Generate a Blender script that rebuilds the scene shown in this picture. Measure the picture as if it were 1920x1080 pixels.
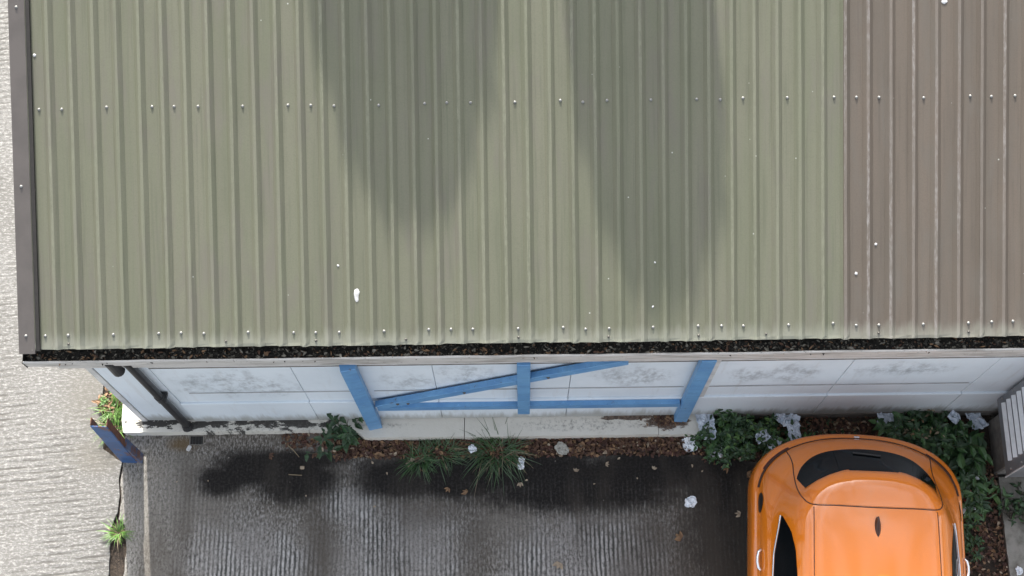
import bpy, math, random
from mathutils import Vector, Matrix, noise
from mathutils.bvhtree import BVHTree

for o in list(bpy.data.objects):
    bpy.data.objects.remove(o)
scene = bpy.context.scene
COL = scene.collection
R = math.radians
random.seed(7)

# ------------------------------------------------------------------ camera, sky, sun, exposure
cam_d = bpy.data.cameras.new('camera')
cam = bpy.data.objects.new('camera', cam_d)
COL.objects.link(cam)
cam_d.sensor_width = 36.0
cam_d.lens = 52.0
cam_d.clip_start = 0.1
cam_d.clip_end = 2000
cam.matrix_world = Matrix.Translation((0, 0, 13.0927)) @ Matrix.Rotation(R(18.0747), 4, 'X') @ Matrix.Rotation(-0.0135, 4, 'Z')
scene.camera = cam

SUN_EL, SUN_AZ = 34.2, 5.5          # azimuth: degrees from +Y towards -X
world = bpy.data.worlds.new('World')
scene.world = world
world.use_nodes = True
wn = world.node_tree
for n in list(wn.nodes):
    wn.nodes.remove(n)
sky = wn.nodes.new('ShaderNodeTexSky')
sky.sky_type = 'NISHITA'
sky.sun_disc = False
sky.sun_elevation = R(SUN_EL)
sky.sun_rotation = R(-SUN_AZ)
sky.air_density = 1.0
sky.dust_density = 4.0
sky.ozone_density = 1.0
bg = wn.nodes.new('ShaderNodeBackground')
bg.inputs['Strength'].default_value = 0.143
wo = wn.nodes.new('ShaderNodeOutputWorld')
hs = wn.nodes.new('ShaderNodeHueSaturation')      # thin high cloud: the whole sky is paler than a clear one
hs.inputs['Saturation'].default_value = 0.32
wn.links.new(sky.outputs[0], hs.inputs['Color'])
wtc = wn.nodes.new('ShaderNodeTexCoord')
wno = wn.nodes.new('ShaderNodeTexNoise')
wno.inputs['Scale'].default_value = 3.2
wno.inputs['Detail'].default_value = 6
wno.inputs['Roughness'].default_value = 0.55
wn.links.new(wtc.outputs['Generated'], wno.inputs['Vector'])
wmr = wn.nodes.new('ShaderNodeMapRange')
wmr.interpolation_type = 'SMOOTHSTEP'
wmr.inputs[1].default_value = 0.40
wmr.inputs[2].default_value = 0.62
wmr.inputs[3].default_value = 0.85
wmr.inputs[4].default_value = 1.55
wn.links.new(wno.outputs['Fac'], wmr.inputs[0])
wvm = wn.nodes.new('ShaderNodeVectorMath')
wvm.operation = 'SCALE'
wn.links.new(hs.outputs[0], wvm.inputs[0])
wn.links.new(wmr.outputs[0], wvm.inputs['Scale'])
wn.links.new(wvm.outputs[0], bg.inputs[0])
wn.links.new(bg.outputs[0], wo.inputs[0])

sd = bpy.data.lights.new('sun', 'SUN')
sd.energy = 3.5
sd.angle = R(0.55)
sd.color = (1.0, 0.95, 0.87)
sun = bpy.data.objects.new('sun', sd)
COL.objects.link(sun)
ts = Vector((-math.sin(R(SUN_AZ)) * math.cos(R(SUN_EL)), math.cos(R(SUN_AZ)) * math.cos(R(SUN_EL)), math.sin(R(SUN_EL))))
sun.rotation_euler = ts.to_track_quat('Z', 'Y').to_euler()
sun.location = (0, 30, 30)

vs = scene.view_settings
vs.view_transform = 'Standard'
vs.look = 'None'
vs.gamma = 1.0
vs.exposure = 1.45
vs.use_curve_mapping = False


# ------------------------------------------------------------------ node helpers
class NT:
    def __init__(self, name):
        self.m = bpy.data.materials.new(name)
        self.m.use_nodes = True
        self.t = self.m.node_tree
        self.b = self.t.nodes['Principled BSDF']
        self.pos = None

    def new(self, typ, **kw):
        n = self.t.nodes.new(typ)
        for k, v in kw.items():
            setattr(n, k, v)
        return n

    def link(self, a, b):
        self.t.links.new(a, b)

    def setin(self, node, idx, v):
        if isinstance(v, (int, float)):
            node.inputs[idx].default_value = v
        elif isinstance(v, (tuple, list)):
            node.inputs[idx].default_value = v
        else:
            self.link(v, node.inputs[idx])

    def P(self):
        if self.pos is None:
            self.pos = self.new('ShaderNodeNewGeometry').outputs['Position']
        return self.pos

    def obj(self):
        return self.new('ShaderNodeTexCoord').outputs['Object']

    def mapping(self, vec, scale=(1, 1, 1), loc=(0, 0, 0), rot=(0, 0, 0)):
        n = self.new('ShaderNodeMapping')
        self.link(vec, n.inputs['Vector'])
        n.inputs['Scale'].default_value = scale
        n.inputs['Location'].default_value = loc
        n.inputs['Rotation'].default_value = rot
        return n.outputs[0]

    def noise(self, vec, scale=5, detail=4, rough=0.55, dist=0.0):
        n = self.new('ShaderNodeTexNoise')
        self.link(vec, n.inputs['Vector'])
        n.inputs['Scale'].default_value = scale
        n.inputs['Detail'].default_value = detail
        n.inputs['Roughness'].default_value = rough
        n.inputs['Distortion'].default_value = dist
        return n.outputs['Fac']

    def math(self, op, a, b=0.0, c=None, clamp=False):
        n = self.new('ShaderNodeMath', operation=op)
        n.use_clamp = clamp
        self.setin(n, 0, a)
        self.setin(n, 1, b)
        if c is not None:
            self.setin(n, 2, c)
        return n.outputs[0]

    def ramp(self, v, lo, hi, a=0.0, b=1.0):
        n = self.new('ShaderNodeMapRange')
        n.interpolation_type = 'SMOOTHSTEP'
        n.clamp = True
        self.setin(n, 0, v)
        n.inputs[1].default_value = lo
        n.inputs[2].default_value = hi
        n.inputs[3].default_value = a
        n.inputs[4].default_value = b
        return n.outputs[0]

    def mix(self, f, a, b, mode='MIX'):
        n = self.new('ShaderNodeMix', data_type='RGBA', blend_type=mode)
        self.setin(n, 0, f)
        for i, v in ((6, a), (7, b)):
            if isinstance(v, (tuple, list)):
                n.inputs[i].default_value = (v[0], v[1], v[2], 1)
            else:
                self.link(v, n.inputs[i])
        return n.outputs[2]

    def ellipse(self, vec, c, r, wob, wobs=0.5, lo=0.75, hi=1.15):
        m = self.new('ShaderNodeMapping', vector_type='POINT')
        self.link(vec, m.inputs['Vector'])
        s = [1.0 / q if q else 0.0 for q in r]
        m.inputs['Scale'].default_value = s
        m.inputs['Location'].default_value = [-c[i] * s[i] for i in range(3)]
        l = self.new('ShaderNodeVectorMath', operation='LENGTH')
        self.link(m.outputs[0], l.inputs[0])
        d = self.math('ADD', l.outputs['Value'], self.math('MULTIPLY', self.math('SUBTRACT', wob, 0.5), wobs))
        return self.ramp(d, lo, hi, 1.0, 0.0)

    def maxall(self, lst):
        a = lst[0]
        for b in lst[1:]:
            a = self.math('MAXIMUM', a, b)
        return a

    def bump(self, h, strength=0.4, dist=0.01):
        n = self.new('ShaderNodeBump')
        n.inputs['Strength'].default_value = strength
        n.inputs['Distance'].default_value = dist
        self.link(h, n.inputs['Height'])
        self.link(n.outputs[0], self.b.inputs['Normal'])

    def base(self, c):
        self.setin(self.b, self.b.inputs.find('Base Color'), (c[0], c[1], c[2], 1) if isinstance(c, (tuple, list)) else c)

    def rough(self, v):
        self.setin(self.b, self.b.inputs.find('Roughness'), v)


def simple(name, col, rough=0.6, metal=0.0, var=0.25, scale=12, col2=None, spec=None):
    k = NT(name)
    n = k.noise(k.obj(), scale, 5, 0.6)
    c2 = col2 or tuple(max(0, x * (1 - var)) for x in col)
    k.base(k.mix(k.ramp(n, 0.35, 0.68), col, c2))
    k.rough(rough)
    k.b.inputs['Metallic'].default_value = metal
    if spec is not None:
        k.b.inputs['Specular IOR Level'].default_value = spec
    return k.m


# ------------------------------------------------------------------ materials
def mat_roof(name, main, alt, crown=False, pale=None):
    k = NT(name)
    p = k.P()
    streak = k.noise(k.mapping(p, (9, 0.55, 0.55)), 1.0, 5, 0.6)
    blot = k.noise(p, 1.3, 5, 0.6)
    fine = k.noise(p, 90, 3, 0.7)
    per = k.noise(k.mapping(p, (6.0, 0.05, 0.05)), 1.0, 1, 0.5)
    c = k.mix(k.ramp(streak, 0.35, 0.7), main, alt)
    c = k.mix(k.ramp(blot, 0.42, 0.75, 0, 0.5), c, tuple(x * 0.82 for x in main))
    c = k.mix(k.ramp(per, 0.4, 0.65, 0, 0.35), c, tuple(x * 1.14 for x in alt))
    c = k.mix(k.ramp(fine, 0.40, 0.75, 0.0, 0.30), c, tuple(x * 0.6 for x in main))
    mott = k.noise(k.mapping(p, (7, 1.6, 1.6), (4, 4, 4)), 1.0, 6, 0.65)
    c = k.mix(k.ramp(mott, 0.46, 0.70, 0, 0.55), c, (main[0] * 1.02, main[0] * 0.93, main[0] * 0.80))
    run2 = k.noise(k.mapping(p, (45, 1.2, 1.2), (1, 8, 2)), 1.0, 4, 0.6)
    c = k.mix(k.ramp(run2, 0.50, 0.72, 0, 0.45), c, tuple(x * 0.66 for x in main))
    oi = k.new('ShaderNodeObjectInfo')
    c = k.mix(k.ramp(oi.outputs['Random'], 0.0, 1.0, 0.0, 0.22), c, tuple(x * 0.75 for x in main))
    # chalky bleached strip along the eave where the coating has worn
    y = k.new('ShaderNodeSeparateXYZ')
    k.link(p, y.inputs[0])
    yy = k.math('ADD', y.outputs[1], k.math('MULTIPLY', k.noise(k.mapping(p, (22, 3, 3)), 1, 3), 0.16))
    chalk = k.ramp(yy, 3.10, 3.22, 0.55, 0.0)
    c = k.mix(chalk, c, (0.25, 0.255, 0.215))
    # old lichen dots and splashes
    vor = k.new('ShaderNodeTexVoronoi')
    k.link(p, vor.inputs['Vector'])
    vor.inputs['Scale'].default_value = 6.5
    dots = k.ramp(vor.outputs['Distance'], 0.025, 0.045, 0.9, 0.0)
    dots = k.math('MULTIPLY', dots, k.ramp(k.noise(p, 2.1, 2), 0.47, 0.55))
    c = k.mix(dots, c, (0.42, 0.43, 0.40))
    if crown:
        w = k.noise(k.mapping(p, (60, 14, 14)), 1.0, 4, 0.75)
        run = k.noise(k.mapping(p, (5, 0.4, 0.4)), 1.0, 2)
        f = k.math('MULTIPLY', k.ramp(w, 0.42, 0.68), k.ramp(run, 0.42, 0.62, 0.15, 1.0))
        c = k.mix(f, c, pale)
    k.base(c)
    k.rough(k.ramp(blot, 0.3, 0.7, 0.48, 0.62))
    k.b.inputs['Specular IOR Level'].default_value = 0.35
    k.bump(fine, 0.12, 0.002)
    return k.m


M = {}
M['roof_green'] = mat_roof('roof_green', (0.126, 0.132, 0.090), (0.141, 0.140, 0.102))
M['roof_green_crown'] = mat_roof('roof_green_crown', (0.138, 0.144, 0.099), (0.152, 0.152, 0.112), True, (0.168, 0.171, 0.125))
M['roof_brown'] = mat_roof('roof_brown', (0.106, 0.089, 0.072), (0.121, 0.099, 0.079))
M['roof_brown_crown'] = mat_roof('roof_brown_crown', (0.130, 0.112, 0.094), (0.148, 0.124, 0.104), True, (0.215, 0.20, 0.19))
M['verge'] = simple('verge_metal', (0.085, 0.075, 0.069), 0.5, 0.0, 0.18, 4)
M['screw'] = simple('screw_cap', (0.24, 0.24, 0.23), 0.35, 0.1, 0.15, 40)
M['screw_dark'] = simple('screw_dark', (0.10, 0.095, 0.085), 0.5, 0.3, 0.3, 40)
M['gutter_in'] = simple('gutter_black', (0.018, 0.016, 0.014), 0.75, 0.0, 0.4, 20)
M['pipe'] = simple('pipe_grey', (0.028, 0.028, 0.030), 0.45, 0.0, 0.35, 9)


def mat_gutter_front():
    k = NT('gutter_front')
    p = k.P()
    n = k.noise(k.mapping(p, (3, 8, 22)), 1.0, 6, 0.65)
    n2 = k.noise(p, 34, 4, 0.7)
    c = k.mix(k.ramp(n, 0.42, 0.72), (0.50, 0.49, 0.47), (0.24, 0.23, 0.21))
    c = k.mix(k.ramp(n2, 0.62, 0.72), c, (0.10, 0.09, 0.075))
    k.base(c)
    k.rough(0.6)
    return k.m


M['gutter_front'] = mat_gutter_front()


def mat_wall():
    k = NT('wall_white')
    p = k.P()
    big = k.noise(p, 1.4, 5, 0.6)
    fine = k.noise(p, 26, 6, 0.72)
    streak = k.noise(k.mapping(p, (14, 14, 1.2)), 1.0, 5, 0.65)
    c = k.mix(k.ramp(big, 0.35, 0.72), (0.67, 0.735, 0.785), (0.60, 0.665, 0.715))
    c = k.mix(k.ramp(streak, 0.55, 0.8, 0, 0.45), c, (0.48, 0.48, 0.47))
    # mould smudges on the upper panels, each with its own place
    spots = []
    wobw = k.noise(k.mapping(p, (5, 5, 2.5)), 1.0, 5, 0.65)
    for (x, z, rx, rz) in ((-2.30, 1.40, 0.42, 0.34), (-2.05, 1.30, 0.30, 0.28), (-0.86, 1.40, 0.22, 0.22), (-0.35, 1.55, 0.26, 0.26),
                           (0.98, 1.48, 0.30, 0.26), (1.00, 1.55, 0.12, 0.24), (1.92, 1.48, 0.16, 0.22), (2.25, 1.52, 0.22, 0.26), (3.15, 1.6, 0.35, 0.2)):
        spots.append(k.ellipse(p, (x, 0, z), (rx * 1.15, 0, rz * 1.2), wobw, 2.4, 0.30, 1.25))
    mould = k.noise(k.mapping(p, (16, 16, 9)), 1.0, 9, 0.68)
    sm = k.math('MULTIPLY', k.maxall(spots), k.ramp(mould, 0.36, 0.70))
    c = k.mix(k.math('MULTIPLY', sm, 0.62), c, (0.15, 0.165, 0.175))
    sep = k.new('ShaderNodeSeparateXYZ')
    k.link(p, sep.inputs[0])
    low = k.math('ADD', sep.outputs[2], k.math('MULTIPLY', k.math('SUBTRACT', streak, 0.5), 0.5))
    c = k.mix(k.ramp(low, 0.16, 0.40, 0.75, 0.0), c, (0.25, 0.245, 0.21))
    chips = k.ramp(k.noise(k.mapping(p, (7, 7, 5)), 1.0, 6, 0.8), 0.735, 0.755)
    c = k.mix(chips, c, (0.09, 0.085, 0.08))
    k.base(c)
    k.rough(0.55)
    k.bump(fine, 0.06, 0.003)
    return k.m


M['wall'] = mat_wall()
M['wall_gap'] = simple('wall_joint', (0.16, 0.155, 0.15), 0.8)
M['bead'] = simple('bead_grey', (0.40, 0.41, 0.42), 0.6, 0, 0.3, 6)
M['trim'] = simple('trim_white', (0.62, 0.62, 0.60), 0.55, 0, 0.25, 8)


def mat_plinth():
    k = NT('plinth_cream')
    p = k.P()
    big = k.noise(p, 2.2, 5, 0.62)
    fine = k.noise(p, 30, 7, 0.75)
    c = k.mix(k.ramp(big, 0.35, 0.7), (0.63, 0.61, 0.55), (0.56, 0.54, 0.48))
    c = k.mix(k.ramp(fine, 0.55, 0.78, 0, 0.4), c, (0.30, 0.29, 0.25))
    wob = k.math('ADD', k.math('MULTIPLY', k.noise(k.mapping(p, (7, 16, 1)), 1.0, 8, 0.7), 1.0), 0.0)
    moss = []
    for (x, y, rx, ry) in ((-2.72, 3.0, 0.28, 0.055), (-2.3, 2.99, 0.35, 0.05), (-1.95, 2.99, 0.22, 0.06), (-3.2, 3.0, 0.25, 0.03)):
        moss.append(k.ellipse(p, (x, y, 0), (rx, ry, 0), wob, 7.5, 0.80, 1.0))
    c = k.mix(k.math('MULTIPLY', k.maxall(moss), 0.97), c, (0.022, 0.020, 0.018))
    grey = []
    for (x, y, rx, ry) in ((0.55, 2.94, 0.65, 0.07), (0.75, 2.92, 0.30, 0.06), (-2.2, 2.95, 0.9, 0.06), (-1.2, 2.95, 0.3, 0.03)):
        grey.append(k.ellipse(p, (x, y, 0), (rx, ry, 0), wob, 1.6, 0.3, 1.2))
    c = k.mix(k.math('MULTIPLY', k.maxall(grey), k.ramp(fine, 0.46, 0.66, 0.03, 0.75)), c, (0.13, 0.127, 0.115))
    brown = k.maxall([k.ellipse(p, (1.36, 2.96, 0), (0.22, 0.08, 0), wob, 2.6, 0.8, 1.0), k.ellipse(p, (1.05, 3.0, 0), (0.28, 0.025, 0), wob, 2.6, 0.8, 1.0)])
    c = k.mix(brown, c, k.mix(k.ramp(fine, 0.4, 0.6), (0.07, 0.05, 0.038), (0.17, 0.125, 0.095)))
    chips = k.ramp(k.noise(k.mapping(p, (8, 12, 1)), 1.0, 6, 0.8), 0.70, 0.715)
    c = k.mix(chips, c, (0.05, 0.045, 0.04))
    k.base(c)
    k.rough(0.75)
    k.bump(k.math('SUBTRACT', fine, k.maxall(moss)), 0.35, 0.01)
    return k.m


M['plinth'] = mat_plinth()


def mat_blue(name, a, b, rust=0.0):
    k = NT(name)
    p = k.P()
    n = k.noise(p, 5, 5, 0.6)
    f = k.noise(p, 28, 6, 0.75)
    c = k.mix(k.ramp(n, 0.35, 0.7), a, b)
    c = k.mix(k.ramp(f, 0.60, 0.72, 0, 0.6), c, tuple(x * 0.4 for x in a))
    chip = k.noise(k.mapping(p, (11, 11, 11), (9, 1, 4)), 1.0, 8, 0.78)
    c = k.mix(k.ramp(chip, 0.635, 0.66, 0, 0.9), c, (0.10, 0.085, 0.075))
    c = k.mix(k.ramp(k.noise(k.mapping(p, (4, 4, 30), (2, 2, 2)), 1.0, 4, 0.6), 0.45, 0.7, 0, 0.35), c, tuple(x * 0.62 for x in a))
    pale = k.noise(k.mapping(p, (20, 20, 20), (3, 1, 7)), 1.0, 4, 0.7)
    c = k.mix(k.ramp(pale, 0.62, 0.75, 0, 0.5), c, tuple(min(1, x * 1.7 + 0.05) for x in a))
    if rust:
        r = k.noise(k.mapping(p, (9, 9, 9), (5, 2, 1)), 1.0, 7, 0.75)
        c = k.mix(k.ramp(r, 0.60 - rust * 0.25, 0.68 - rust * 0.25), c, (0.13, 0.055, 0.03))
    k.base(c)
    k.rough(0.5)
    k.bump(f, 0.12, 0.004)
    return k.m


M['blue'] = mat_blue('blue_paint', (0.135, 0.310, 0.53), (0.095, 0.24, 0.46))
M['blue_top'] = M['blue']
M['blue_steel'] = mat_blue('blue_steel', (0.026, 0.092, 0.24), (0.018, 0.062, 0.17), 0.2)
M['blue_flaked'] = mat_blue('blue_flaked', (0.10, 0.14, 0.24), (0.03, 0.06, 0.14), 0.35)
M['rust'] = simple('rust', (0.16, 0.06, 0.032), 0.85, 0, 0.5, 18, (0.075, 0.035, 0.025))


def mat_lot():
    k = NT('lot_concrete')
    p = k.P()
    warp = k.noise(p, 1.1, 3, 0.5)
    n2 = k.noise(p, 7, 5, 0.65)
    fine = k.noise(p, 48, 6, 0.78)
    grit = k.noise(k.mapping(p, (38, 15, 10)), 1.0, 5, 0.72)
    big = k.noise(p, 0.85, 4, 0.6)
    # tamped ridges that run away from the wall, worn through in places
    sep = k.new('ShaderNodeSeparateXYZ')
    k.link(p, sep.inputs[0])
    ph = k.math('ADD', k.math('MULTIPLY', sep.outputs[0], 2 * math.pi / 0.040), k.math('MULTIPLY', warp, 8.0))
    ph = k.math('ADD', ph, k.math('MULTIPLY', k.noise(k.mapping(p, (8, 2.5, 1)), 1.0, 3), 4.0))
    ph = k.math('ADD', ph, k.math('MULTIPLY', k.noise(k.mapping(p, (24, 9, 1)), 1.0, 3, 0.6), 2.6))
    ridge = k.math('ADD', k.math('MULTIPLY', k.math('SINE', ph), 0.5), 0.5)
    ridge = k.math('MULTIPLY', k.math('POWER', ridge, 1.6), k.ramp(grit, 0.36, 0.60, 0.1, 1.0))
    sky_sheen = k.maxall([k.ellipse(p, (x, y, 0), (rx, ry, 0), n2, 0.9, 0.35, 1.15) for (x, y, rx, ry) in
                      ((0.62, 1.60, 0.86, 0.66), (-1.05, 1.70, 0.72, 0.68), (-2.35, 1.62, 0.80, 0.60), (-1.45, 2.25, 0.30, 0.22))])  # sky reflection off the slab, painted in as paler patches
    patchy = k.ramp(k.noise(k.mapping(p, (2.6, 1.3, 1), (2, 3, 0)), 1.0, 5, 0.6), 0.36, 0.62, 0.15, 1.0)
    wear = k.math('MULTIPLY', patchy, k.ramp(sky_sheen, 0.0, 0.9, 0.16, 1.0))  # ridge wear, strongest inside the painted sky reflection
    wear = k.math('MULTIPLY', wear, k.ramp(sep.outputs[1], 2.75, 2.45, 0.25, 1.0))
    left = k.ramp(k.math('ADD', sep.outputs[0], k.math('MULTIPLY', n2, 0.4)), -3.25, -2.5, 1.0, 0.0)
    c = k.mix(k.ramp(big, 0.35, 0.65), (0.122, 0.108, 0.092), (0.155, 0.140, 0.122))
    c = k.mix(k.math('MULTIPLY', sky_sheen, 0.75), c, (0.255, 0.240, 0.228))
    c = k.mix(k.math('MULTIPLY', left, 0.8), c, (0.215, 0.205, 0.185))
    blotch = k.noise(k.mapping(p, (62, 26, 1)), 1.0, 4, 0.7)
    smooth = k.ramp(k.noise(k.mapping(p, (1.5, 1.2, 1), (9, 2, 0)), 1.0, 5, 0.62), 0.40, 0.60, 0.22, 1.0)
    c = k.mix(k.math('MULTIPLY', k.ramp(blotch, 0.50, 0.60, 0.0, 0.70), smooth), c, (0.33, 0.315, 0.30))
    c = k.mix(k.math('MULTIPLY', k.ramp(blotch, 0.49, 0.40, 0.0, 0.70), smooth), c, (0.040, 0.037, 0.033))
    c = k.mix(k.math('MULTIPLY', ridge, wear), c, (0.48, 0.465, 0.45))
    groove = k.math('MULTIPLY', k.ramp(ridge, 0.16, 0.02), k.math('MULTIPLY', wear, 0.85))
    c = k.mix(groove, c, (0.030, 0.036, 0.034))
    c = k.mix(k.ramp(fine, 0.36, 0.50, 0.6, 0.0), c, (0.045, 0.042, 0.04))
    c = k.mix(k.ramp(fine, 0.62, 0.74, 0.0, 0.5), c, (0.40, 0.39, 0.375))
    # damp black algae and oil, each patch with its own outline
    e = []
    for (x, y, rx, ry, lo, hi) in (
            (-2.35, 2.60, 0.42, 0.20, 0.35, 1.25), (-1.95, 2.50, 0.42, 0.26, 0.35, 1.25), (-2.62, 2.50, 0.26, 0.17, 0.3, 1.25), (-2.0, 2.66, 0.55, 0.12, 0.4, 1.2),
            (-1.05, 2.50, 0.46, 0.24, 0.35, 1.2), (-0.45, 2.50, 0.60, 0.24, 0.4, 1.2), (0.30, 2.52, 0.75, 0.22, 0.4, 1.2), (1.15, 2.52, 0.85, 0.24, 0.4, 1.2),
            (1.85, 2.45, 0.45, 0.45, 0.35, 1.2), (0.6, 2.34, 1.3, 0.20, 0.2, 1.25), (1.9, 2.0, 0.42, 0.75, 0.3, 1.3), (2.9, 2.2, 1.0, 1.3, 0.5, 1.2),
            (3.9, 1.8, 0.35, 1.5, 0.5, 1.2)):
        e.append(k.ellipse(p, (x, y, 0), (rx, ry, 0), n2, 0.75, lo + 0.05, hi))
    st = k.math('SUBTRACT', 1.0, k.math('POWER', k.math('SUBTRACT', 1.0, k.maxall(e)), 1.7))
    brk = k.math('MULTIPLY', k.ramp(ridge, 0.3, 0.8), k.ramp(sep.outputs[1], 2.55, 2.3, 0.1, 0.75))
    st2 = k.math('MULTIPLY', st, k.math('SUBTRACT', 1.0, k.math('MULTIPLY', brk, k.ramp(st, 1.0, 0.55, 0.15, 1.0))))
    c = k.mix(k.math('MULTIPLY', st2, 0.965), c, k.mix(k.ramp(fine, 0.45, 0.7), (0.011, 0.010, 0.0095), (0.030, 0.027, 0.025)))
    rustm = k.ellipse(p, (-2.98, 2.83, 0), (0.16, 0.08, 0), n2, 0.8, 0.3, 1.2)
    c = k.mix(k.math('MULTIPLY', rustm, 0.7), c, (0.12, 0.08, 0.035))
    vor = k.new('ShaderNodeTexVoronoi')
    k.link(p, vor.inputs['Vector'])
    vor.inputs['Scale'].default_value = 9.0
    crumbs = k.math('MULTIPLY', k.ramp(vor.outputs['Distance'], 0.035, 0.055, 1.0, 0.0), k.ramp(k.noise(p, 3.3, 3), 0.50, 0.60))
    c = k.mix(k.math('MULTIPLY', crumbs, 0.8), c, (0.45, 0.42, 0.37))
    # brown soaking streaks
    br = k.ramp(k.noise(k.mapping(p, (1.6, 0.35, 1), (7, 1, 0)), 1.0, 4), 0.50, 0.66, 0.0, 0.55)
    c = k.mix(br, c, (0.062, 0.053, 0.044))
    bs = k.maxall([k.ellipse(p, (x, y, 0), (rx, ry, 0), n2, 0.9, 0.2, 1.2) for (x, y, rx, ry) in
                   ((-0.36, 1.75, 0.20, 0.75), (1.62, 1.85, 0.30, 0.7), (-1.66, 1.9, 0.16, 0.5), (-0.75, 2.2, 0.5, 0.16))])
    c = k.mix(k.math('MULTIPLY', bs, 0.42), c, (0.070, 0.060, 0.050))
    k.base(c)
    k.rough(0.85)
    k.b.inputs['Specular IOR Level'].default_value = 0.12
    h = k.math('ADD', k.math('MULTIPLY', ridge, wear), k.math('MULTIPLY', fine, 0.55))
    k.bump(h, 0.35, 0.008)
    return k.m


def mat_road():
    k = NT('road_concrete')
    p = k.P()
    warp = k.noise(k.mapping(p, (0.8, 2.2, 1)), 1.0, 4, 0.55)
    n2 = k.noise(k.mapping(p, (6, 12, 1)), 1.0, 5, 0.65)
    fine = k.noise(p, 60, 6, 0.8)
    big = k.noise(p, 1.2, 4, 0.6)
    sep = k.new('ShaderNodeSeparateXYZ')
    k.link(p, sep.inputs[0])
    ph = k.math('ADD', k.math('MULTIPLY', k.math('SUBTRACT', sep.outputs[1], k.math('MULTIPLY', sep.outputs[0], 0.10)), 2 * math.pi / 0.058), k.math('MULTIPLY', warp, 5.0))
    ph = k.math('ADD', ph, k.math('MULTIPLY', n2, 1.8))
    ph = k.math('ADD', ph, k.math('MULTIPLY', k.noise(k.mapping(p, (14, 30, 1)), 1.0, 3, 0.6), 2.0))
    ridge = k.math('ADD', k.math('MULTIPLY', k.math('SINE', ph), 0.5), 0.5)
    wear = k.math('MULTIPLY', k.ramp(k.noise(k.mapping(p, (0.9, 0.9, 1), (1, 5, 0)), 1.0, 3), 0.38, 0.60, 0.05, 1.0),
                  k.ramp(k.noise(k.mapping(p, (5, 20, 1), (3, 1, 0)), 1.0, 4), 0.36, 0.60, 0.1, 1.0))
    gr = k.math('MULTIPLY', k.ramp(ridge, 0.42, 0.06), wear)
    blotch = k.noise(k.mapping(p, (26, 62, 1)), 1.0, 5, 0.72)
    c = k.mix(k.ramp(big, 0.35, 0.7), (0.160, 0.157, 0.151), (0.122, 0.118, 0.111))
    c = k.mix(k.ramp(blotch, 0.51, 0.60, 0.0, 0.75), c, (0.31, 0.305, 0.29))
    c = k.mix(k.ramp(blotch, 0.49, 0.40, 0.0, 0.7), c, (0.115, 0.108, 0.097))
    c = k.mix(k.math('MULTIPLY', gr, 0.85), c, (0.060, 0.056, 0.050))
    c = k.mix(k.ramp(fine, 0.36, 0.50, 0.65, 0.0), c, (0.10, 0.095, 0.085))
    c = k.mix(k.ramp(fine, 0.60, 0.74, 0.0, 0.5), c, (0.40, 0.395, 0.38))
    e = k.maxall([k.ellipse(p, (-3.75, 2.75, 0), (0.30, 0.22, 0), n2, 0.9, 0.2, 1.2), k.ellipse(p, (-3.85, 3.3, 0), (0.35, 0.45, 0), n2, 0.9, 0.1, 1.2)])
    c = k.mix(k.math('MULTIPLY', e, 0.5), c, (0.13, 0.12, 0.10))
    k.base(c)
    k.rough(0.88)
    h = k.math('ADD', k.math('MULTIPLY', ridge, wear), k.math('MULTIPLY', fine, 0.7))
    k.bump(h, 0.35, 0.008)
    return k.m


def mat_soil(name, a, b):
    k = NT(name)
    p = k.P()
    f = k.noise(p, 30, 7, 0.75)
    k.base(k.mix(k.ramp(f, 0.35, 0.68), a, b))
    k.rough(0.95)
    k.bump(f, 0.9, 0.03)
    return k.m


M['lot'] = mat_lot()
M['road'] = mat_road()
M['soil'] = mat_soil('soil', (0.028, 0.021, 0.016), (0.075, 0.055, 0.04))
M['path'] = simple('path_concrete', (0.26, 0.25, 0.225), 0.9, 0, 0.5, 7, (0.12, 0.115, 0.095))
M['block'] = simple('concrete_block', (0.20, 0.185, 0.165), 0.9, 0, 0.4, 9)
M['ground'] = simple('ground_far', (0.16, 0.155, 0.14), 0.95, 0, 0.3, 0.5)
M['cabinet'] = simple('cabinet_grey', (0.20, 0.21, 0.225), 0.45, 0.2, 0.2, 6)
M['louvre'] = simple('louvre_pale', (0.66, 0.67, 0.68), 0.4, 0.1, 0.15, 10)


def mat_paint():
    k = NT('orange_paint')
    p = k.obj()
    n = k.noise(p, 700, 2, 0.5)
    d = k.noise(p, 3, 5, 0.65)
    c = k.mix(k.ramp(n, 0.4, 0.6), (0.70, 0.188, 0.009), (0.62, 0.160, 0.008))
    c = k.mix(k.ramp(d, 0.55, 0.8, 0, 0.16), c, (0.45, 0.26, 0.12))
    k.base(c)
    k.rough(0.5)
    k.b.inputs['Specular IOR Level'].default_value = 0.05
    k.b.inputs['Coat Weight'].default_value = 1.0
    k.b.inputs['Coat Roughness'].default_value = 0.05
    k.b.inputs['Coat IOR'].default_value = 1.8
    return k.m


M['paint'] = mat_paint()
M['car_glass'] = simple('car_glass', (0.004, 0.005, 0.006), 0.06, 0, 0.1, 4, None, 0.12)
M['seam'] = simple('dark_seam', (0.05, 0.014, 0.004), 0.6, 0, 0.2, 9)
M['black_trim'] = simple('black_trim', (0.013, 0.013, 0.014), 0.4, 0, 0.2, 9)
M['chrome'] = simple('chrome', (0.85, 0.86, 0.88), 0.15, 0.9, 0.05, 9)
M['fin'] = simple('fin_brown', (0.055, 0.016, 0.007), 0.3, 0, 0.2, 9)
M['tyre'] = simple('tyre', (0.02, 0.02, 0.02), 0.9)
M['lamp_red'] = simple('lamp_red', (0.06, 0.006, 0.004), 0.3)
M['lamp_clear'] = simple('lamp_clear', (0.6, 0.6, 0.62), 0.1)


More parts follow.
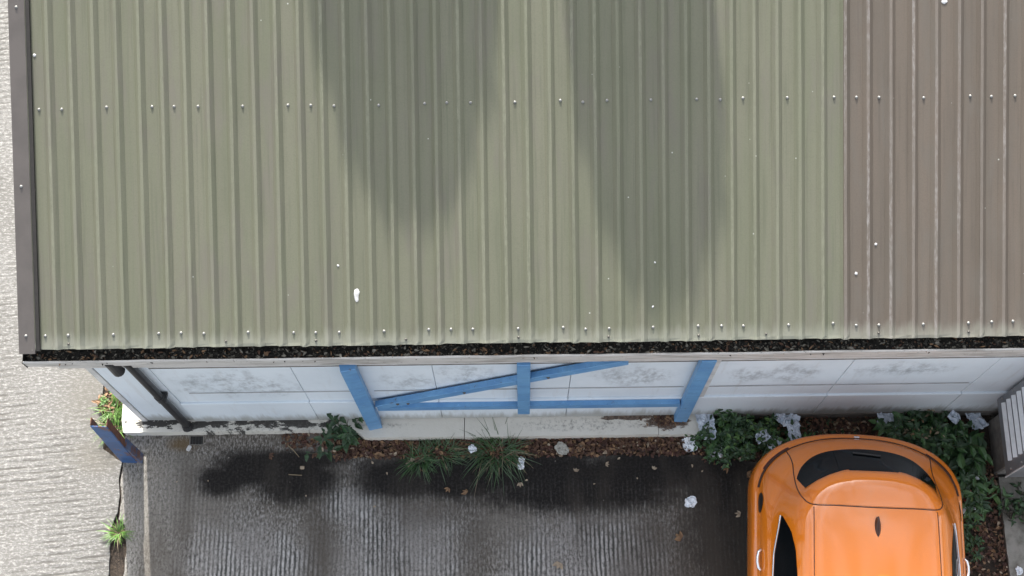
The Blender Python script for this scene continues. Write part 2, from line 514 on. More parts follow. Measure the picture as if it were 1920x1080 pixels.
def mat_leaf(name, a, b, trans=0.15, rough=0.5):
    k = NT(name)
    n = k.noise(k.P(), 14, 3, 0.6)
    k.base(k.mix(k.ramp(n, 0.35, 0.65), a, b))
    k.rough(rough)
    k.b.inputs['Subsurface Weight'].default_value = 0.0
    return k.m


M['leaf_dark'] = mat_leaf('leaf_dark', (0.014, 0.040, 0.014), (0.024, 0.060, 0.018))
M['leaf_mid'] = mat_leaf('leaf_mid', (0.028, 0.078, 0.020), (0.042, 0.10, 0.026))
M['leaf_light'] = mat_leaf('leaf_light', (0.065, 0.14, 0.03), (0.09, 0.17, 0.04))
M['grass_grey'] = mat_leaf('grass_grey', (0.045, 0.085, 0.038), (0.07, 0.115, 0.055))
M['grass_bright'] = mat_leaf('grass_bright', (0.085, 0.19, 0.03), (0.13, 0.25, 0.045))
M['stem'] = mat_leaf('stem_brown', (0.09, 0.07, 0.04), (0.06, 0.05, 0.03))
M['straw'] = mat_leaf('straw', (0.22, 0.18, 0.11), (0.16, 0.12, 0.075))
M['litter_a'] = mat_leaf('litter_brown', (0.115, 0.062, 0.036), (0.075, 0.038, 0.024), 0, 0.8)
M['litter_b'] = mat_leaf('litter_tan', (0.24, 0.145, 0.075), (0.17, 0.10, 0.055), 0, 0.8)
M['litter_c'] = mat_leaf('litter_red', (0.085, 0.035, 0.024), (0.05, 0.026, 0.02), 0, 0.8)
M['litter_d'] = mat_leaf('litter_pale', (0.36, 0.29, 0.21), (0.27, 0.21, 0.15), 0, 0.8)
M['moss_a'] = mat_leaf('moss_black', (0.022, 0.020, 0.015), (0.012, 0.011, 0.009), 0, 0.95)
M['moss_b'] = mat_leaf('moss_grey', (0.075, 0.070, 0.055), (0.045, 0.042, 0.034), 0, 0.95)
M['moss_c'] = mat_leaf('moss_pale', (0.24, 0.22, 0.18), (0.15, 0.14, 0.11), 0, 0.95)
M['bark'] = simple('bark', (0.09, 0.07, 0.05), 0.95, 0, 0.4, 9)
M['cypress'] = mat_leaf('cypress', (0.025, 0.055, 0.02), (0.04, 0.075, 0.028))


def mat_paper(name, a, b):
    k = NT(name)
    n = k.noise(k.P(), 24, 5, 0.7)
    k.base(k.mix(k.ramp(n, 0.45, 0.72), a, b))
    k.rough(0.8)
    return k.m


M['paper'] = mat_paper('tissue', (0.80, 0.83, 0.86), (0.52, 0.57, 0.63))
M['film'] = mat_paper('plastic_film', (0.62, 0.68, 0.76), (0.30, 0.36, 0.43))
M['card'] = mat_paper('card', (0.36, 0.35, 0.31), (0.24, 0.225, 0.195))
M['dropping'] = mat_paper('dropping', (0.56, 0.56, 0.56), (0.36, 0.36, 0.35))
M['wrap_red'] = mat_paper('wrapper_red', (0.42, 0.09, 0.06), (0.55, 0.42, 0.36))


# ------------------------------------------------------------------ object helpers
def mesh_obj(name, v, f, mat, parent=None, smooth=False, mi=None, loc=None):
    me = bpy.data.meshes.new(name)
    me.from_pydata([tuple(q) for q in v], [], f)
    mats = mat if isinstance(mat, list) else [mat]
    for m in mats:
        me.materials.append(m)
    if mi:
        me.polygons.foreach_set('material_index', mi)
    if smooth:
        me.polygons.foreach_set('use_smooth', [True] * len(me.polygons))
    me.update()
    o = bpy.data.objects.new(name, me)
    COL.objects.link(o)
    if loc:
        o.location = loc
    if parent:
        o.parent = parent
    return o


def share(o, loc, parent=None, rot=None, scale=None):
    c = o.copy()
    COL.objects.link(c)
    c.location = loc
    if rot is not None:
        c.rotation_euler = rot
    if scale is not None:
        c.scale = scale
    c.parent = parent
    return c


def tag(o, label, cat, group=None, kind=None):
    if label:
        o['label'] = label
    if cat:
        o['category'] = cat
    if group:
        o['group'] = group
    if kind:
        o['kind'] = kind
    return o


def empty(name, loc, rz=0.0):
    o = bpy.data.objects.new(name, None)
    COL.objects.link(o)
    o.location = loc
    o.rotation_euler = (0, 0, rz)
    o.empty_display_size = 0.1
    return o


class MB:
    def __init__(self):
        self.v, self.f, self.mi = [], [], []

    def add(self, v, f, mi=0):
        n = len(self.v)
        self.v += [Vector(q) for q in v]
        self.f += [tuple(i + n for i in q) for q in f]
        self.mi += [mi] * len(f)
        return self

    def box(self, a, b, bev=0.0, mi=0, mat=None):
        (x0, y0, z0), (x1, y1, z1) = a, b
        if bev <= 0:
            v = [(x0, y0, z0), (x1, y0, z0), (x1, y1, z0), (x0, y1, z0), (x0, y0, z1), (x1, y0, z1), (x1, y1, z1), (x0, y1, z1)]
            f = [(0, 3, 2, 1), (4, 5, 6, 7), (0, 1, 5, 4), (1, 2, 6, 5), (2, 3, 7, 6), (3, 0, 4, 7)]
        else:
            d = bev
            v, f = [], []
            # chamfered box: each corner split in three
            for sx in (0, 1):
                for sy in (0, 1):
                    for sz in (0, 1):
                        X, Y, Z = (x1 if sx else x0), (y1 if sy else y0), (z1 if sz else z0)
                        ix, iy, iz = (-d if sx else d), (-d if sy else d), (-d if sz else d)
                        v += [(X, Y + iy, Z + iz), (X + ix, Y, Z + iz), (X + ix, Y + iy, Z)]
            def I(sx, sy, sz, k):
                return ((sx * 2 + sy) * 2 + sz) * 3 + k
            f += [tuple(I(s, a_, b_, 0) for a_, b_ in ((0, 0), (1, 0), (1, 1), (0, 1))) for s in (0, 1)]
            f += [tuple(I(a_, s, b_, 1) for a_, b_ in ((0, 0), (1, 0), (1, 1), (0, 1))) for s in (0, 1)]
            f += [tuple(I(a_, b_, s, 2) for a_, b_ in ((0, 0), (1, 0), (1, 1), (0, 1))) for s in (0, 1)]
            for s in (0, 1):
                for t in (0, 1):
                    f.append((I(0, s, t, 1), I(1, s, t, 1), I(1, s, t, 2), I(0, s, t, 2)))
                    f.append((I(s, 0, t, 0), I(s, 1, t, 0), I(s, 1, t, 2), I(s, 0, t, 2)))
                    f.append((I(s, t, 0, 0), I(s, t, 1, 0), I(s, t, 1, 1), I(s, t, 0, 1)))
                    for q in (0, 1):
                        f.append((I(s, t, q, 0), I(s, t, q, 1), I(s, t, q, 2)))
        if mat is not None:
            v = [mat @ Vector(q) for q in v]
        return self.add(v, f, mi)

    def tube(self, pts, rad, seg=8, mi=0, cap=True):
        pts = [Vector(p) for p in pts]
        n0 = len(self.v)
        up = Vector((0, 0, 1))
        prev = None
        for i, p in enumerate(pts):
            t = (pts[min(i + 1, len(pts) - 1)] - pts[max(i - 1, 0)]).normalized()
            if prev is None:
                a = t.cross(up)
                if a.length < 1e-3:
                    a = t.cross(Vector((1, 0, 0)))
                a.normalize()
            else:
                a = (prev - t * prev.dot(t)).normalized()
            prev = a
            b = t.cross(a)
            r = rad[i] if isinstance(rad, (list, tuple)) else rad
            for s in range(seg):
                w = 2 * math.pi * s / seg
                self.v.append(p + a * (math.cos(w) * r) + b * (math.sin(w) * r))
        for i in range(len(pts) - 1):
            for s in range(seg):
                q = (s + 1) % seg
                self.f.append((n0 + i * seg + s, n0 + i * seg + q, n0 + (i + 1) * seg + q, n0 + (i + 1) * seg + s))
                self.mi.append(mi)
        if cap:
            self.f.append(tuple(n0 + s for s in reversed(range(seg))))
            self.f.append(tuple(n0 + (len(pts) - 1) * seg + s for s in range(seg)))
            self.mi += [mi, mi]
        return self

    def leaf(self, base, d, up, L, W, curl=0.15, mi=0, lobes=False):
        """a pointed leaf folded along its midrib and drooping at the tip"""
        d = Vector(d).normalized()
        s = d.cross(Vector(up))
        if s.length < 1e-4:
            s = d.cross(Vector((1, 0, 0.3)))
        s.normalize()
        n = s.cross(d).normalized()
        b = Vector(base)
        fold = W * 0.18
        v = [b, b + d * L * 0.30 + s * W * 0.5 + n * fold, b + d * L * 0.30, b + d * L * 0.30 - s * W * 0.5 + n * fold,
             b + d * L * 0.68 + s * W * 0.36 + n * (fold - curl * L * 0.3), b + d * L * 0.68 - n * curl * L * 0.3, b + d * L * 0.68 - s * W * 0.36 + n * (fold - curl * L * 0.3),
             b + d * L - n * curl * L]
        f = [(0, 2, 1), (0, 3, 2), (1, 2, 5, 4), (2, 3, 6, 5), (4, 5, 7), (5, 6, 7)]
        return self.add(v, f, mi)

    def build(self, name, mat, parent=None, smooth=False, loc=None):
        return mesh_obj(name, self.v, self.f, mat, parent, smooth, self.mi if isinstance(mat, list) else None, loc)


def poly_slab(pts, z, th):
    n = len(pts)
    v = [(x, y, z) for x, y in pts] + [(x, y, z - th) for x, y in pts]
    f = [tuple(range(n))] + [(i, i + n, (i + 1) % n + n, (i + 1) % n) for i in range(n)]
    # orient the top upwards
    a = sum(pts[i][0] * pts[(i + 1) % n][1] - pts[(i + 1) % n][0] * pts[i][1] for i in range(n))
    if a < 0:
        f = [tuple(reversed(q)) for q in f]
    return v, f


# ------------------------------------------------------------------ the setting
g = mesh_obj('ground', [(-400, -400, -0.12), (400, -400, -0.12), (400, 400, -0.12), (-400, 400, -0.12)], [(0, 1, 2, 3)], M['ground'])
tag(g, None, None, kind='structure')

rng = random.Random(3)


def jag(pts, amp, step, rg):
    out = []
    for (a, b) in zip(pts[:-1], pts[1:]):
        a, b = Vector(a), Vector(b)
        n = max(1, int((b - a).length / step))
        for i in range(n):
            p = a.lerp(b, i / n)
            if out:
                p = p + Vector((rg.uniform(-amp, amp), rg.uniform(-amp * 0.4, amp * 0.4)))
            out.append((p.x, p.y))
    out.append(tuple(pts[-1]))
    return out


road_edge = [(-3.742, 9.6), (-3.742, 3.33), (-3.716, 2.95), (-3.70, 2.80), (-3.528, 2.68), (-3.540, 2.52), (-3.526, 2.37), (-3.536, 2.23), (-3.572, 2.135), (-3.578, 1.9), (-3.574, 1.6), (-3.57, -6.0)]
redge = jag(road_edge[:2], 0.004, 0.4, rng) + jag(road_edge[2:], 0.007, 0.045, rng)
v, f = poly_slab([(-40, 9.6)] + redge + [(-40, -6.0)], 0.0, 0.11)
road = tag(mesh_obj('road', v, f, M['road']), None, None, kind='structure')
v, f = poly_slab([(-40, 9.62), (-40, 40), (40, 40), (40, 12.0), (-3.742, 12.0), (-3.742, 9.62)], -0.004, 0.11)
tag(mesh_obj('yard', v, f, M['road']), None, None, kind='structure')

lot_edge = [(-3.505, 2.90), (-3.512, 2.68), (-3.520, 2.516), (-3.506, 2.33), (-3.513, 2.165), (-3.462, 2.11), (-3.428, 1.9), (-3.440, 1.66), (-3.44, -6.0)]
ledge = jag(lot_edge, 0.006, 0.045, rng)
bed_edge = [(3.80, -6.0), (3.80, 2.30), (3.70, 2.56), (2.2, 2.60), (1.61, 2.675), (0.9, 2.68), (-0.02, 2.672), (-0.8, 2.684), (-1.59, 2.695), (-1.62, 2.84), (-1.72, 2.92), (-3.505, 2.93)]
bedge = jag(bed_edge[1:11], 0.006, 0.06, rng)
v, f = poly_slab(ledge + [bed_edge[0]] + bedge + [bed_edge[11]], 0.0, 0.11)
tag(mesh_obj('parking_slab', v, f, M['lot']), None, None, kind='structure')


def soil_patch(name, x0, x1, y0, y1, z, amp, step):
    nx, ny = max(2, int((x1 - x0) / step)), max(2, int((y1 - y0) / step))
    v, f = [], []
    for j in range(ny + 1):
        for i in range(nx + 1):
            x, y = x0 + (x1 - x0) * i / nx, y0 + (y1 - y0) * j / ny
            v.append((x, y, z + amp * noise.fractal(Vector((x * 6, y * 6, 1.3)), 0.8, 2.0, 4)))
    for j in range(ny):
        for i in range(nx):
            a = j * (nx + 1) + i
            f.append((a, a + 1, a + nx + 2, a + nx + 1))
    return tag(mesh_obj(name, v, f, M['soil'], smooth=True), None, None, kind='structure')


soil_patch('soil', -1.78, 4.32, 2.50, 3.06, -0.018, 0.012, 0.03)
soil_patch('soil', 3.62, 4.32, -2.0, 2.52, -0.022, 0.010, 0.04)
soil_patch('soil', -3.76, -3.40, 2.0 - 4.0, 4.6, -0.028, 0.010, 0.03)

v, f = poly_slab(jag([(4.312, -6.0), (4.312, 2.43)], 0.006, 0.06, rng) + [(9.0, 2.43), (9.0, -6.0)], 0.03, 0.14)
tag(mesh_obj('path', v, f, M['path']), None, None, kind='structure')

# ------------------------------------------------------------------ the shed
WALL_Y, PL_Z = 3.03, 0.13
EAVE_Y, EAVE_Z, PITCH = 3.012, 2.55, R(21.27)
SLOPE = 3.3
XL, XR = -3.54, 5.46
RIDGE_Y = EAVE_Y + SLOPE * math.cos(PITCH)
RIDGE_Z = EAVE_Z + SLOPE * math.sin(PITCH)
BACK_Y = 2 * RIDGE_Y - EAVE_Y

shed = empty('shed', (0.9, 3.03, 0))
tag(shed, 'low white shed with ribbed green and brown metal roof and blue timber frame', 'shed')
SH = Vector((0.9, 3.03, 0))


def shed_part(o, label=None):
    o.parent = shed
    o.location = Vector(o.location) - SH
    if label:
        o['label'] = label
    return o


# ribbed sheet: local x across the cover width, y up the slope, z out of the roof plane
def sheet_mesh(name, L, mats):
    prof = []
    pitch = 1.0 / 6
    h = 0.030
    for i in range(6):
        c = i * pitch
        if i == 0:
            prof += [(c - 0.026, 0.001, 0), (c - 0.012, h + 0.002, 1)]
        else:
            prof += [(c - 0.041, 0.0, 0), (c - 0.011, h, 1)]
        prof += [(c + 0.011, h, 0), (c + 0.041, 0.0, 0)]
    prof += [(1.0 - 0.037, 0, 0), (1.0 - 0.012, h - 0.003, 0), (1.0 + 0.010, h - 0.003, 0)]
    ys = [0, 0.02, 0.06, 0.12, 0.3] + [0.3 + (L - 0.3) * i / 10 for i in range(1, 11)]
    rg = random.Random(5)
    v, f, mi = [], [], []
    for j, y in enumerate(ys):
        for (x, z, _) in prof:
            dz = 0.0
            if j == 0:
                dz = rg.uniform(-0.003, 0.002)
            v.append((x + rg.uniform(-0.0012, 0.0012), y - (rg.uniform(0, 0.006) if j == 0 else 0), z + dz))
    n = len(prof)
    for j in range(len(ys) - 1):
        for i in range(n - 1):
            f.append((j * n + i, j * n + i + 1, (j + 1) * n + i + 1, (j + 1) * n + i))
            mi.append(prof[i][2])
    me = bpy.data.meshes.new(name)
    me.from_pydata(v, [], f)
    for m in mats:
        me.materials.append(m)
    me.polygons.foreach_set('material_index', mi)
    return me


sheet_g = sheet_mesh('roof_sheet', SLOPE, [M['roof_green'], M['roof_green_crown']])
sheet_b = sheet_mesh('roof_sheet', SLOPE, [M['roof_brown'], M['roof_brown_crown']])


def screw_mesh(name, mat, r=0.0085, h=0.010):
    mb = MB()
    prof = [(r * 1.35, 0.0), (r * 1.35, 0.003), (r, 0.0035), (r * 0.92, h * 0.75), (r * 0.5, h)]
    seg = 8
    for (q, z) in prof:
        for s in range(seg):
            w = 2 * math.pi * s / seg
            mb.v.append(Vector((q * math.cos(w), q * math.sin(w), z)))
    for i in range(len(prof) - 1):
        for s in range(seg):
            q = (s + 1) % seg
            mb.f.append((i * seg + s, i * seg + q, (i + 1) * seg + q, (i + 1) * seg + s))
    mb.f.append(tuple((len(prof) - 1) * seg + s for s in range(seg)))
    me = bpy.data.meshes.new(name)
    me.from_pydata([tuple(q) for q in mb.v], [], mb.f)
    me.materials.append(mat)
    me.polygons.foreach_set('use_smooth', [True] * len(me.polygons))
    return me


scr_w = screw_mesh('screw', M['screw'])
scr_d = screw_mesh('screw', M['screw_dark'], 0.007, 0.008)


def screw(me, parent, loc):
    o = bpy.data.objects.new('screw', me)
    COL.objects.link(o)
    o.parent = parent
    o.location = loc
    o.rotation_euler = (rng.uniform(-0.1, 0.1), rng.uniform(-0.1, 0.1), rng.uniform(0, 6))
    return o


for i in range(9):
    me = sheet_g if i < 6 else sheet_b
    o = bpy.data.objects.new('roof_sheet', me)
    COL.objects.link(o)
    o.location = (XL + i, EAVE_Y + (0.004 if i % 2 else 0.0), EAVE_Z + 0.0015 * (i % 2))
    o.rotation_euler = (PITCH, 0, 0)
    shed_part(o, 'olive green ribbed roof sheet' if i < 6 else 'brown ribbed roof sheet')
    pc = 1 / 12.0
    for row_s in (0.103, 1.772, 3.15):
        for kk in (0, 1, 3, 5):
            screw(scr_w, o, (pc + kk / 6.0 + rng.uniform(-0.006, 0.006), row_s + rng.uniform(-0.008, 0.008), 0.001))
    for kk in ((1,), (2,), (0, 4), (3,), (1, 5), (2,), (1, 5), (3,), (1,))[i]:
        screw(scr_d, o, (pc + kk / 6.0, 0.038, 0.001))

# back slope and ridge
mb = MB()
mb.add([(XL, RIDGE_Y + 0.002, RIDGE_Z - 0.004), (XR, RIDGE_Y + 0.002, RIDGE_Z - 0.004), (XR, BACK_Y, EAVE_Z), (XL, BACK_Y, EAVE_Z)], [(0, 1, 2, 3)])
shed_part(mb.build('back_roof', M['roof_green']))
mb = MB()
dx, dz = 0.17 * math.cos(PITCH), 0.17 * math.sin(PITCH)
mb.add([(XL - 0.05, RIDGE_Y - dx, RIDGE_Z - dz + 0.045), (XR, RIDGE_Y - dx, RIDGE_Z - dz + 0.045), (XR, RIDGE_Y, RIDGE_Z + 0.05), (XL - 0.05, RIDGE_Y, RIDGE_Z + 0.05),
        (XR, RIDGE_Y + dx, RIDGE_Z - dz + 0.045), (XL - 0.05, RIDGE_Y + dx, RIDGE_Z - dz + 0.045)], [(0, 1, 2, 3), (3, 2, 4, 5)])
shed_part(mb.build('ridge_cap', M['verge']))

# verge flashing down the left edge
mb = MB()
for (x0, x1, z0, z1) in ((-0.112, 0.0, 0.030, 0.033), (-0.115, -0.112, -0.13, 0.033), (0.0, 0.003, 0.004, 0.033)):
    mb.box((x0, -0.03, z0), (x1, SLOPE, z1))
vt = mb.build('verge_trim', M['verge'])
vt.location = (XL + 0.008, EAVE_Y, EAVE_Z)
vt.rotation_euler = (PITCH, 0, 0)
shed_part(vt, 'dark brown folded metal verge trim')
for (x, s) in ((-0.06, 0.105), (-0.06, 1.205), (-0.055, 2.51)):
    screw(scr_w, vt, (x, s, 0.033))
for (x, s) in ((0.03, 1.18), (0.02, 1.43)):
    screw(scr_d, vt, (x, s, 0.004))
mb = MB()
mb.box((0.0035, -0.01, 0.002), (0.036, SLOPE, 0.026))
mb.build('dark_gap_strip', M['gutter_in'], vt)  # black strip added to paint the dark slot beside the verge
# gable and hidden walls behind the panels
mb = MB()
prof = [(3.075, 0.02), (3.075, 2.40), (RIDGE_Y, RIDGE_Z - 0.10), (BACK_Y - 0.06, 2.42), (BACK_Y - 0.06, 0.02)]
for X in (-3.30, 5.2):
    n0 = len(mb.v)
    mb.add([(X, y, z) for y, z in prof], [(0, 1, 2, 3, 4)])
n = len(prof)
for i in (0, 3):
    a, b = i, i + 1
    mb.f.append((a, b, b + n, a + n))
    mb.mi.append(0)
shed_part(mb.build('inner_wall', M['wall_gap']))
mb = MB()
mb.box((-3.33, 3.035, PL_Z), (-3.302, BACK_Y - 0.05, 2.38))
shed_part(mb.build('gable_wall', M['wall']))

# wall panels: columns 1.105 m wide, three courses
JX = [-2.85, -1.745, -0.638, 0.465, 1.574, 2.678, 3.83, 4.94]
courses = [(PL_Z + 0.012, 0.785, 0.020), (0.789, 1.122, 0.0), (1.130, 2.38, 0.004)]
pcache = {}


def wall_panel(x0, x1, z0, z1, proud):
    w = round(x1 - x0, 4)
    key = (w, round(z0, 3))
    if key not in pcache:
        m2 = MB()
        m2.box((0.0022, -proud, 0), (w - 0.0022, 0.032, z1 - z0), 0.003)
        o = m2.build('wall_panel', M['wall'], loc=(x0, WALL_Y, z0))
        pcache[key] = o
    else:
        o = share(pcache[key], (x0, WALL_Y, z0))
    o.parent = None
    o.rotation_euler = (rng.uniform(-0.002, 0.002), rng.uniform(-0.0012, 0.0012), 0)
    shed_part(o)


for a, b in zip(JX[:-1], JX[1:]):
    for (z0, z1, pr) in courses:
        wall_panel(a, b, z0, z1, pr)
mb = MB()
mb.box((-3.275, WALL_Y - 0.004, PL_Z + 0.01), (-2.854, WALL_Y + 0.032, 2.38), 0.003)
shed_part(mb.build('wall_panel', M['wall']))
mb = MB()
mb.box((-3.333, WALL_Y - 0.012, PL_Z + 0.002), (-3.281, WALL_Y + 0.030, 2.39), 0.004)
shed_part(mb.build('corner_trim', M['trim']))
# thin bead on the frame line of the middle bay
mb = MB()
mb.box((1.585, WALL_Y - 0.016, 0.14), (1.625, WALL_Y - 0.0055, 2.36), 0.003)
shed_part(mb.build('cover_strip', M['trim']))
mb = MB()
mb.box((-2.846, WALL_Y - 0.020, 1.985), (5.1, WALL_Y - 0.0055, 2.010), 0.003)
shed_part(mb.build('cover_strip', M['trim']))
mb = MB()
mb.box((-2.846, WALL_Y - 0.012, 1.925), (5.1, WALL_Y - 0.0055, 1.938), 0.002)
shed_part(mb.build('cover_strip', M['block']))
for (x0, x1) in ((-2.70, -1.32), (-1.16, 1.42), (1.63, 3.80)):
    mb = MB()
    mb.box((x0, WALL_Y - 0.011, 1.112), (x1, WALL_Y - 0.0052, 1.124), 0.002)
    shed_part(mb.build('cover_strip', M['bead']))

# fascia and gutter
mb = MB()
nseg = 40
for i in range(nseg):
    x0, x1 = -3.45 + 8.8 * i / nseg, -3.45 + 8.8 * (i + 1) / nseg
    mb.box((x0, 2.956, 2.205 + 0.002 * math.sin(i * 1.7)), (x1, 2.985, 2.352))
shed_part(mb.build('fascia', M['gutter_front']), 'weathered pale grey fascia board')
mb = MB()
GX0, GX1 = -3.645, 5.40
N = 90


def lip(x):
    return 0.0035 * noise.noise(Vector((x * 2.3, 0.5, 0))) + 0.002 * noise.noise(Vector((x * 9, 2.5, 0)))


gp = [(2.930, 2.36), (2.926, 2.475), (2.934, 2.486), (2.941, 2.478), (2.944, 2.39), (3.040, 2.385), (3.046, 2.50), (3.052, 2.50), (3.052, 2.36)]
gm = [0, 0, 0, 1, 1, 1, 1, 1, 1]
for i in range(N + 1):
    x = GX0 + (GX1 - GX0) * i / N
    for j, (y, z) in enumerate(gp):
        w = lip(x) if j in (0, 1, 2, 3) else 0
        mb.v.append(Vector((x, y + w, z + (w * 0.7 if j in (1, 2, 3) else 0))))
k = len(gp)
for i in range(N):
    for j in range(k):
        q = (j + 1) % k
        mb.f.append((i * k + j, (i + 1) * k + j, (i + 1) * k + q, i * k + q))
        mb.mi.append(gm[j])
mb.f.append(tuple(range(k)))
mb.mi.append(1)
mb.f.append(tuple(reversed(range(N * k, N * k + k))))
mb.mi.append(1)
mb.box((GX0 - 0.004, 2.924, 2.355), (GX0, 3.054, 2.488), 0, 1)
gut = mb.build('gutter', [M['gutter_front'], M['gutter_in']])
shed_part(gut, 'long box gutter with a pale front lip and black inside')

# downpipe, bracket, broken outlet stub
mb = MB()
mb.tube([(-2.925, 2.975, 2.40), (-2.925, 2.975, 1.25), (-2.92, 2.972, 0.15)], 0.036, 12)
mb.tube([(-2.925, 2.975, 1.24), (-2.925, 2.975, 1.12)], 0.042, 12)
mb.tube([(-2.92, 2.972, 0.20), (-2.92, 2.955, 0.135)], [0.040, 0.046], 12)
dp = mb.build('downpipe', M['pipe'], smooth=False)
shed_part(dp, 'dark grey plastic downpipe')
mb = MB()
mb.box((-2.985, 2.985, 1.165), (-2.865, 3.020, 1.195), 0.003)
mb.box((-2.880, 2.930, 1.17), (-2.868, 2.99, 1.19), 0.002)
b_ = mb.build('bracket', M['pipe'])
b_.parent = dp
mb = MB()
mb.tube([(-3.03, 2.965, 2.39), (-3.022, 2.955, 2.27), (-3.01, 2.940, 2.17), (-3.008, 2.938, 2.155)], [0.050, 0.050, 0.050, 0.042], 14)
shed_part(mb.build('outlet_pipe', M['pipe'], smooth=False), 'short dark pipe stub under the gutter')

# plinth slabs
def plinth(pts, zt, name='plinth_slab', seed=1):
    rg = random.Random(seed)
    vv, ff = poly_slab(pts, zt, zt + 0.05)
    return shed_part(mesh_obj(name, vv, ff, M['plinth']))


def fr(x0, x1, y, amp, rg, step=0.05):
    n = max(2, int((x1 - x0) / step))
    return [(x0 + (x1 - x0) * i / n, y + (rg.uniform(-amp, amp) if 0 < i < n else 0)) for i in range(n + 1)]


rg = random.Random(11)
plinth([(-3.495, 2.922)] + fr(-3.46, -1.70, 2.918, 0.003, rg) + [(-1.60, 2.93), (-1.50, 2.97), (-1.47, 3.06), (-3.32, 3.06), (-3.32, 4.6), (-3.52, 4.6), (-3.515, 3.03)], PL_Z)
plinth([(-1.34, 2.848)] + fr(-1.30, -0.446, 2.842, 0.002, rg) + [(-0.444, 3.06), (-1.465, 3.06), (-1.492, 2.967)], PL_Z + 0.002)
plinth(fr(-0.440, 1.29, 2.838, 0.002, rg) + [(1.289, 3.06), (-0.438, 3.06)], PL_Z)
plinth(fr(1.294, 1.66, 2.836, 0.003, rg) + [(1.68, 2.90), (1.64, 3.06), (1.293, 3.06)], PL_Z - 0.004)
mb = MB()
mb.box((1.70, 3.004, -0.05), (5.2, 3.07, 0.138), 0.01)
shed_part(mb.build('footing', M['block']))

# blue timber frame
def post(x0, x1, z0, z1, y0, y1, lean=0.0):
    m2 = MB()
    m2.box((x0, y0, z0), (x1, y1, z1), 0.004)
    for q in m2.v:
        q.x += lean * (q.z - z0)
    return m2.build('frame_post', M['blue'])


p1 = post(-0.062, 0.058, PL_Z + 0.002, 2.19, -0.045, 0.040, -0.012)
p1.location = (-1.24, WALL_Y - 0.068, 0)
p1.rotation_euler = (0, 0, R(11))
shed_part(p1, 'blue painted timber post')
shed_part(post(0.035, 0.140, 0.565, 2.19, 2.935, WALL_Y - 0.021, -0.004), 'blue painted timber post')
shed_part(post(1.432, 1.548, PL_Z + 0.002, 2.19, 2.945, WALL_Y - 0.021, 0.004), 'blue painted timber post')
mb = MB()
for i in range(24):
    x0 = -1.168 + (1.425 + 1.168) * i / 24
    x1 = -1.168 + (1.425 + 1.168) * (i + 1) / 24
    mb.box((x0, 2.966, 0.635), (x1, WALL_Y - 0.021, 0.745))
shed_part(mb.build('frame_rail', M['blue']), 'blue painted timber rail')
mb = MB()
bx0, bz0, bx1, bz1 = -1.15, 0.785, 0.86, 2.135
ang = math.atan2(bz1 - bz0, bx1 - bx0)
L_ = math.hypot(bx1 - bx0, bz1 - bz0)
mb.box((0, -0.052, -0.055), (L_, 0, 0.055), 0.004)
mt = Matrix.Translation((bx0, WALL_Y - 0.0215, bz0)) @ Matrix.Rotation(-ang, 4, 'Y')
mb.v = [mt @ q for q in mb.v]
br_o = mb.build('frame_brace', M['blue'])
for (t_, dz_) in ((0.22, 0.02), (0.30, -0.02), (0.9, 0.0), (1.72, 0.0)):
    pb = mt @ Vector((t_, -0.0525, dz_))
    s_ = bpy.data.objects.new('bolt', scr_d)
    COL.objects.link(s_)
    s_.parent = br_o
    s_.location = pb
    s_.rotation_euler = (R(90), 0, 0)
    s_.scale = (1.5, 1.5, 1.5)
shed_part(br_o, 'blue painted diagonal timber brace')

# debris lying in the gutter
mb = MB()
rg = random.Random(21)
n = 170
rows = 5
for i in range(n + 1):
    x = -3.63 + 9.0 * i / n
    for j in range(rows):
        y = 2.945 + 0.098 * j / (rows - 1)
        mb.v.append(Vector((x, y, 2.435 + 0.022 * noise.fractal(Vector((x * 11, y * 25, 3)), 0.7, 2, 4))))
for i in range(n):
    for j in range(rows - 1):
        mb.f.append((i * rows + j, (i + 1) * rows + j, (i + 1) * rows + j + 1, i * rows + j + 1))
        mb.mi.append(0)
for i in range(6500):
    x = rg.uniform(-3.62, 5.3)
    y = rg.uniform(2.945, 3.035)
    z = 2.437 + 0.022 * noise.fractal(Vector((x * 11, y * 25, 3)), 0.7, 2, 4) + rg.uniform(0.0, 0.014)
    L = rg.choice((0.008, 0.011, 0.015, 0.018, 0.032)) * rg.uniform(0.7, 1.3)
    a = rg.uniform(0, 6.28)
    w = rg.choices((0, 1, 2, 3, 4), (50, 27, 13, 5, 5))[0]
    mb.leaf((x, y, z), (math.cos(a), math.sin(a), rg.uniform(-0.3, 0.6)), (rg.uniform(-.5, .5), rg.uniform(-.5, .5), 1), L, L * rg.uniform(0.35, 0.8), 0.2, w)
for i in range(150):
    x, y = rg.uniform(-3.62, 4.4), rg.uniform(2.95, 3.01)
    a = rg.uniform(0, 6.28)
    L = rg.uniform(0.022, 0.05)
    mb.leaf((x, y, 2.462), (math.cos(a), math.sin(a) * 0.6, rg.uniform(-0.1, 0.5)), (rg.uniform(-.6, .6), rg.uniform(-.6, .6), 1), L, L * rg.uniform(0.2, 0.5), 0.3, rg.choice((2, 2, 3, 4, 4)))
db = mb.build('gutter_debris', [M['moss_a'], M['moss_b'], M['moss_c'], M['litter_a'], M['litter_b']])
tag(db, 'black moss and rotted leaves filling the gutter', 'debris', kind='stuff')


